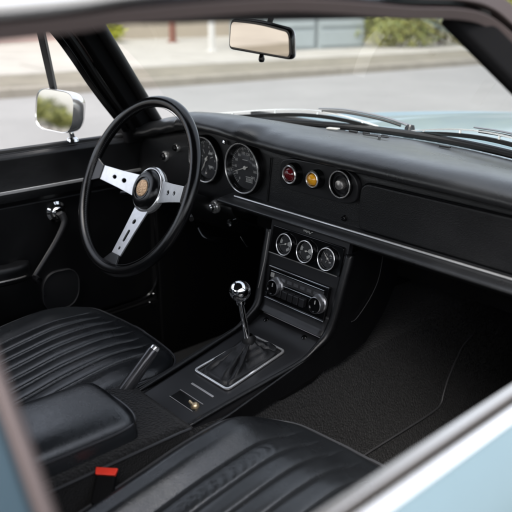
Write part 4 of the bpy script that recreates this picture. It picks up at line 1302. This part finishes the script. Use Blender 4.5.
def bush(name, pos, rad, mt, lab, cat, n=2500, size=.05, seed=1, group=None, clumps=50):
    rnd = random.Random(seed); pos = Vector(pos); o = empty(name, pos, lab, cat, group)
    m = MB()
    for k in range(6):
        a = rnd.uniform(0, 2 * PI); m.tube([pos + Vector((math.cos(a) * .06, math.sin(a) * .06, -.02)), pos + Vector((math.cos(a) * rad[0] * .5, math.sin(a) * rad[1] * .5, rad[2] * 1.2))], [.02, .006], 6)
    m.build('stems', 'bark', o)
    m = MB(); leafcloud(m, pos + Vector((0, 0, rad[2] * .95)), rad, n, size, rnd, clumps=clumps)
    m.build('foliage', mt, o, smooth=0)
hl = [('pale yellow-green bush nearest the garage building', 12.35), ('yellow-green bush beside the pavement, second from the garage', 14.2), ('yellow-green bush in the middle of the row along the pavement', 15.9), ('broad green bush, second from the far end of the row', 17.7), ('large bush at the far end of the row along the pavement', 19.8), ('last bush of the row, farthest along the pavement', 22.2)]
for i, (lb, a) in enumerate(hl):
    bush('bush', S(a, 12.3 + .2 * (i % 2) + .1 * i, .1), (1.05, 1.1, 1.15 + .1 * (i % 3)), 'leaf_mix' if i % 2 else 'leaf_yellow', lb, 'bush', n=5200, size=.07, seed=20 + i, group='bushes along the far pavement', clumps=60)
bush('shrub', S(7.0, 17.9, .1), (.62, .42, .30), 'leaf_bright', 'small bright yellow-green shrub at the foot of the tan wall', 'shrub', n=2200, size=.05, seed=5)

# trees back along the street (seen in the door mirror)
def mp(dist, lat):      # spot seen by the door mirror, well back along the street
    return (-.665 - .542 * dist - .84 * lat, -.02 - .84 * dist + .542 * lat)
tl = [(*mp(135, 3.6), 6.2, 2.6, 'leaf_yellow', 'yellow-green tree filling the left of the door mirror'), (*mp(150, .8), 6.2, 2.6, 'leaf_green', 'darker green tree in the middle of the door mirror'),
      (*mp(128, -.9), 4.0, 1.6, 'leaf_yellow', 'small yellowish tree right of the middle of the door mirror'), (*mp(160, -3.6), 4.4, 2.2, 'leaf_green', 'low dark tree at the right edge of the door mirror'),
      (*mp(165, 7.5), 6.5, 3.0, 'leaf_green', 'tall green tree beyond the left edge of the door mirror')]
for i, (x, y, h, rd, mt, lb) in enumerate(tl):
    tree('street_tree', (x, y, 0), h, rd, mt, lb, 'tree', seed=40 + i, n=3000, size=.2, group='trees far back along the street')

# ================================================================== LIGHT
w = bpy.data.worlds.new('World'); scn.world = w; w.use_nodes = True
nt = w.node_tree; nt.nodes.clear()
bg = nt.nodes.new('ShaderNodeBackground'); wo = nt.nodes.new('ShaderNodeOutputWorld'); sky = nt.nodes.new('ShaderNodeTexSky')
sky.sky_type = 'NISHITA'; sky.sun_disc = False; sky.air_density = 1.0; sky.dust_density = 3.5; sky.ozone_density = 1.0
SUN_EL, SUN_AZ = 58, 150     # azimuth: clockwise from +Y
sky.sun_elevation = R(SUN_EL); sky.sun_rotation = R(SUN_AZ)
bg.inputs['Strength'].default_value = .15
hs = nt.nodes.new('ShaderNodeHueSaturation'); hs.inputs['Saturation'].default_value = .4      # overcast, nearly neutral
nt.links.new(sky.outputs[0], hs.inputs['Color']); nt.links.new(hs.outputs[0], bg.inputs[0]); nt.links.new(bg.outputs[0], wo.inputs[0])
sl = bpy.data.lights.new('sun', 'SUN'); sl.energy = 1.5; sl.angle = R(40); sl.color = (1, .965, .92)
so = bpy.data.objects.new('sun', sl); col.objects.link(so)
dirv = Vector((math.sin(R(SUN_AZ)) * math.cos(R(SUN_EL)), math.cos(R(SUN_AZ)) * math.cos(R(SUN_EL)), math.sin(R(SUN_EL))))
so.rotation_euler = dirv.to_track_quat('Z', 'Y').to_euler(); so.location = dirv * 30

# ================================================================== CAMERA
cam = bpy.data.cameras.new('camera'); co = bpy.data.objects.new('camera', cam); col.objects.link(co)
cam.sensor_width = 36; cam.sensor_height = 36; cam.sensor_fit = 'HORIZONTAL'; cam.lens = 36 * 709 / 512
cam.clip_start = .02; cam.clip_end = 1500
yaw, pit = R(48.2), R(19.9)
hx, hy = -math.sin(yaw), math.cos(yaw)
fwd = Vector((hx * math.cos(pit), hy * math.cos(pit), -math.sin(pit))); up = Vector((hx * math.sin(pit), hy * math.sin(pit), math.cos(pit)))
rt = fwd.cross(up)
mt4 = Matrix((rt, up, -fwd)).transposed().to_4x4(); mt4.translation = Vector((.92, -.80, 1.21))
co.matrix_world = mt4
cam.dof.use_dof = True; cam.dof.focus_distance = 1.38; cam.dof.aperture_fstop = 4.2; cam.dof.aperture_blades = 0
scn.camera = co
scn.render.engine = 'CYCLES'
try:
    scn.cycles.use_denoising = True
    scn.cycles.max_bounces = 8; scn.cycles.transparent_max_bounces = 12; scn.cycles.sample_clamp_indirect = 6
except Exception: pass
vs_ = scn.view_settings
vs_.view_transform = 'Standard'; vs_.look = 'None'; vs_.exposure = 1.62; vs_.gamma = 1; vs_.use_curve_mapping = False
